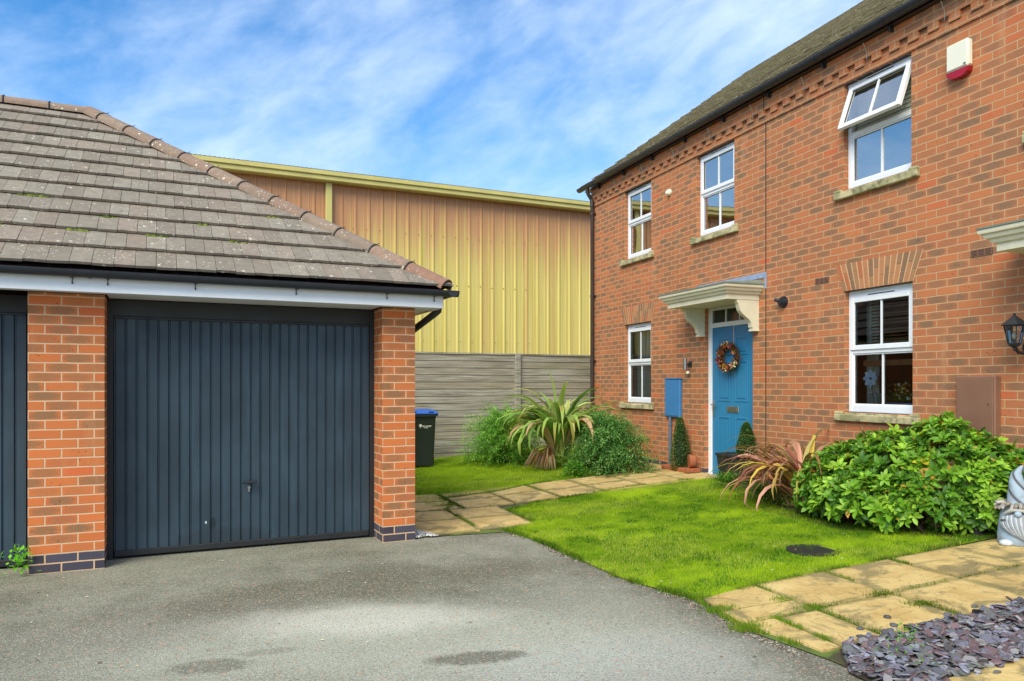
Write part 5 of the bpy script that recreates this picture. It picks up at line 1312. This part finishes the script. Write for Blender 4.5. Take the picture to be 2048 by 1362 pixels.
# cone topiaries
def cone(label, x, y, z0, z1, r, seed, pot=None):
    rr = random.Random(seed); t = thing('cone_topiary', label, 'topiary', H, (x, y, z0), 'clipped cones either side of the blue door'); mb = MB(); mb.tone((0, 0, 0, 1)); h_ = z1 - z0
    for _ in range(3600):
        u = rr.random() ** 1.1; a = rr.random() * 2 * PI; rad = r * math.sqrt(max(0, 1 - u ** 1.7)) * (.72 + .28 * min(1, u / .22)) * (1 - .32 * u) * rr.uniform(.86, 1.05) * (1 + .06 * math.sin(3 * a + 9 * u))
        p = V((x + math.cos(a) * rad, y + math.sin(a) * rad, z0 + u * h_)); v = rr.uniform(.6, 1.35); c = rr.choice([S(88, 134, 60), S(116, 158, 82), S(70, 112, 50), S(156, 184, 122)])
        leafquad(mb, p, V((math.cos(a), math.sin(a), rr.uniform(-.2, 1))) + V((rr.gauss(0, .6), rr.gauss(0, .6), 0)), V((0, 0, 1)), .026, .017, tuple(min(1, q * v) for q in c[:3]) + (1,))
    mb.build('foliage', M['leaf'], t, uv=False)
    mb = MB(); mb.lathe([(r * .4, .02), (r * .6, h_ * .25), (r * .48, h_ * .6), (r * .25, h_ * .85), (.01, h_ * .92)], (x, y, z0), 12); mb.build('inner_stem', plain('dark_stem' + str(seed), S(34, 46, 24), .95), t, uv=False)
cone('clipped cone of small green leaves standing under the blue meter cabinet', -9.4, -.17, .25, 1.0, .155, 31)
cone('clipped green cone growing in the black planter at the blue door', -7.83, -.22, .58, 1.0, .13, 32)
FP = H @ Matrix.Translation((-8.0, -.24, .205))
t = thing('planter', 'black square planter on the ground in front of the blue door', 'planter', FP, (0, 0, 0))
mb = MB(); frus(mb, [(-.17, .17, -.14, .14, 0), (-.21, .21, -.17, .17, .36), (-.222, .222, -.182, .182, .362), (-.222, .222, -.182, .182, .39), (-.195, .195, -.155, .155, .391), (-.19, .19, -.15, .15, .35)])
mb.build('pot', plain('black_pot', S(40, 42, 40), .6, var=.25), t, uv=False, smooth=30)
mb = MB(); mb.box(-.18, .18, -.14, .14, .352, .37); mb.build('compost', M['soil'], t, uv=False)
# terracotta pieces
t = thing('terracotta_trough', 'long low terracotta trough against the wall left of the blue door', 'trough', H, (-9.35, -.1, .21))
mb = MB(); mb.bbox(-9.78, -9.07, -.26, -.04, .226, .285, .008); mb.build('tray', M['terra'], t, uv=False)
mb = MB(); mb.tube([(-9.2, -.16, .38), (-9.17, -.08, .38)], [.1, .085], 24); 
tag(mb.build('terracotta_pot', M['terra'], F=H, base=(-9.2, -.12, .28), uv=False, smooth=40), 'round terracotta pot tipped on its side on the trough', 'plant pot')
# gnome
g0z = gH(-4.30, -.42) + .004
GN = H @ Matrix.Translation((-4.18, -.43, g0z)) @ Matrix.Rotation(R(33), 4, 'Z'); gx = gy = g0 = 0.0
t = thing('garden_gnome', 'pale blue grey stone garden gnome with twisted pointed hat and plaited beard', 'garden gnome', GN, (0, 0, 0))
blue = S(158, 176, 192); grey = S(172, 168, 160); whitep = S(196, 202, 208); dkg = S(66, 62, 62); tan = S(148, 136, 122)
def rl(mb, prof, c, n, fn):
    vs = []; fs = []
    for i, (r, z, ox, oy) in enumerate(prof):
        for j_ in range(n):
            a = 2 * PI * j_ / n; q = r * fn(a, z); vs.append((c[0] + ox + q * math.cos(a), c[1] + oy + q * math.sin(a), c[2] + z))
    for i in range(len(prof) - 1):
        for j_ in range(n): k_ = (j_ + 1) % n; fs.append((i * n + j_, i * n + k_, i * n + n + k_, i * n + n + j_))
    fs += [tuple(range(n - 1, -1, -1)), tuple((len(prof) - 1) * n + j_ for j_ in range(n))]; mb.add(vs, fs)
mb = MB(); mb.tone(blue)
rl(mb, [(.13, 0, 0, 0), (.15, .02, 0, 0), (.148, .08, 0, 0), (.14, .16, 0, 0), (.13, .24, 0, 0), (.1, .32, 0, 0)], (0, 0, 0), 60, lambda a, z: 1 + .018 * math.sin(11 * a + 26 * z))
mb.tone(whitep)
for s_ in (-1, 1): mb.ball((s_ * .08, -.125, .025), (.05, .055, .028), 12, 8)
mb.build('body', M['gnome'], t, uv=False, smooth=60)
hp = []
for i in range(41):
    u = i / 40; hp.append((.072 * (1 - u) ** .75 + .016, .31 + .32 * u, -.03 * math.sin(u * 3.0) * u + (.07 * max(0, u - .8) * 2), 0))
mb = MB(); n = 60; mb.tone(blue); gro = lambda a, z: 2 * abs(((3 * a + 40 * z) / (2 * PI)) % 1 - .5)
rl(mb, hp, (0, 0, 0), n, lambda a, z: 1 + .10 * (gro(a, z) ** .5 - .7)); mb.c = []
for (r, z, ox, oy) in hp:
    for j_ in range(n): q = gro(2 * PI * j_ / n, z); mb.c.append(hgrad(blue, dkg, min(1, max(0, (.3 - q) / .2))))
mb.build('hat', M['gnome'], t, uv=False, smooth=80)
mb = MB(); mb.tone(tan)
for i in range(30):
    a = 2 * PI * i / 30; ca, sa = math.cos(a), math.sin(a); mb.tone(grey if i % 2 else tan); h_ = .03 * math.sin(i * 2.3)
    mb.tube([(.07 * ca, .07 * sa, .30), (.125 * ca, .125 * sa, .325 + h_ * .4), (.165 * ca, .165 * sa, .30 + h_)], [.012, .017, .012], 7)
mb.build('hat_brim', M['gnome'], t, uv=False, smooth=60)
mb = MB(); K = 17
for i in range(K):
    u = .84 * (i - (K - 1) / 2) / ((K - 1) / 2); ps = []
    for s_ in range(9):
        w_ = s_ / 8; xx = u * .125 * (1 - w_ ** 2.2) * (1 + .25 * math.sin(w_ * 3)) + .05 * w_ ** 2; zz = .27 - .05 * abs(u) - (.225 - .07 * abs(u)) * w_
        rr_ = .148; yy = -math.sqrt(max(.001, rr_ ** 2 - min(xx * xx, .02))) - .012 - .02 * math.sin(w_ * PI) * (1 - abs(u)); ps.append((xx, yy, zz))
    mb.tone(hgrad(whitep, blue, .4) if i % 2 else hgrad(whitep, dkg, .55)); mb.tube(ps, [.008, .0115, .012, .012, .0115, .011, .010, .008, .004], 8)
mb.build('beard', M['gnome'], t, uv=False, smooth=60)
mb = MB(); mb.tone(blue); mb.ball((0, -.172, .262), (.027, .027, .025), 14, 10); mb.build('nose', M['gnome'], t, uv=False, smooth=180)
mb = MB(); mb.tone(grey)
for s_ in (-1, 1): mb.tube([(0, -.155, .292), (s_ * .045, -.155, .288), (s_ * .1, -.12, .25)], [.012, .016, .006], 8)
mb.build('brow', M['gnome'], t, uv=False, smooth=60)
# pots beside the gnome
mb = MB(); bp_ = (-4.55, -.42, gH(-4.55, -.42)); mb.lathe([(.055, 0), (.075, .12), (.082, .122), (.082, .14), (.07, .141), (.06, .1)], bp_, 20)
tag(mb.build('plant_pot', plain('old_black_pot', S(44, 38, 36), .8, var=.3), F=H, base=bp_, uv=False, smooth=40), 'small dark empty plant pot half under the bush left of the gnome', 'plant pot')
t = thing('plant_pot', 'pale blue pot with leafy green plant behind the gnome at the picture edge', 'plant pot', H, (-4.17, -.12, .21))
mb = MB(); mb.lathe([(.07, 0), (.1, .2), (.108, .202), (.108, .225), (.09, .226), (.08, .19)], (-4.17, -.12, .21), 24); mb.build('pot', plain('pale_blue_glaze', S(150, 190, 216), .4), t, uv=False, smooth=40)
mb = MB(); mb.tone((0, 0, 0, 1))
for _ in range(420):
    a = random.random() * 7; el = random.random() * 1.4; r = random.uniform(.04, .14); p = V((-4.17 + math.cos(a) * r * math.cos(el), min(-.02, -.12 + math.sin(a) * r * math.cos(el)), .42 + .14 * math.sin(el) * random.random()))
    leafquad(mb, p, V((math.cos(a), math.sin(a), random.uniform(-.2, .8))), V((0, 0, 1)), .05, .03, random.choice(greens))
mb.build('foliage', M['leaf'], t, uv=False)

# ================================================================== SKY AND LIGHT
sc_ = bpy.context.scene; wd_ = bpy.data.worlds.new('World'); sc_.world = wd_; wd_.use_nodes = True; nt = wd_.node_tree; nt.nodes.clear()
class WT(NT):
    def __init__(s, t): s.t = t
w_ = WT(nt); SUN = V((-.34, -.72, .74)).normalized()
elv = math.asin(SUN.z); az = math.atan2(SUN.x, SUN.y)
sky = nt.nodes.new('ShaderNodeTexSky'); sky.sky_type = 'NISHITA'; sky.sun_disc = False; sky.sun_elevation = elv; sky.sun_rotation = az
sky.air_density = 1.0; sky.dust_density = .5; sky.ozone_density = 3.0
d = w_.n('ShaderNodeTexCoord').outputs['Generated']; o = w_.sep(d)
zc = w_.M('MAXIMUM', o[2], .03)
rot = w_.n('ShaderNodeVectorRotate', rotation_type='Y_AXIS'); w_.put(rot.inputs['Vector'], d); rot.inputs['Angle'].default_value = R(24)
st = w_.VM('MULTIPLY', rot.outputs[0], (1.0, 1.3, 2.2)); st2 = w_.VM('MULTIPLY', rot.outputs[0], (2.2, 2.6, 5.0))
n1 = w_.noise(st, 1.5, 6, .52, dist=.15); n2 = w_.noise(st2, 4.0, 6, .6, dist=.25); n3 = w_.noise(d, 1.5, 3)
cl = w_.M('ADD', w_.M('ADD', w_.M('MULTIPLY', n1, .5), w_.M('MULTIPLY', n2, .3)), w_.M('MULTIPLY', n3, .25))
mask = w_.M('MULTIPLY', w_.sm(cl, .44, .75), .72)
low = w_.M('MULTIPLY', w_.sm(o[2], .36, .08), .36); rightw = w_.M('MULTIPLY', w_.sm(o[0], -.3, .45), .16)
high = w_.M('MULTIPLY', w_.sm(o[2], .5, .8), .55)  # unseen cloud overhead, added to pale window reflections and whiten the ambient light
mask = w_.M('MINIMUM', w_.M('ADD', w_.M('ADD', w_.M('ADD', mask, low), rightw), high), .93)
hs = w_.n('ShaderNodeHueSaturation'); hs.inputs['Saturation'].default_value = 1.38; hs.inputs['Value'].default_value = 1.08; hs.inputs['Hue'].default_value = .5; w_.put(hs.inputs['Color'], sky.outputs[0])
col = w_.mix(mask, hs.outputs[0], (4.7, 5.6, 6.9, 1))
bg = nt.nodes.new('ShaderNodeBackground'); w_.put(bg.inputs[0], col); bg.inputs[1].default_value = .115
out = nt.nodes.new('ShaderNodeOutputWorld'); nt.links.new(bg.outputs[0], out.inputs[0])
L = bpy.data.lights.new('sun', 'SUN'); L.energy = 2.4; L.angle = R(38); L.color = (1, .92, .72)
lo_ = bpy.data.objects.new('sun', L); C.objects.link(lo_); lo_.rotation_euler = SUN.to_track_quat('Z', 'Y').to_euler(); lo_.location = (-5, -8, 12)
cam = bpy.data.cameras.new('camera'); co_ = bpy.data.objects.new('camera', cam); C.objects.link(co_)
cam.sensor_width = 36; cam.lens = 1500 / 2048 * 36; cam.shift_y = 89 / 2048; cam.clip_start = .05; cam.clip_end = 2000
co_.location = (0, 0, CAM); co_.rotation_euler = (R(90), 0, 0); sc_.camera = co_
vs_ = sc_.view_settings; vs_.view_transform = 'Standard'; vs_.look = 'None'; vs_.exposure = .82; vs_.gamma = 1
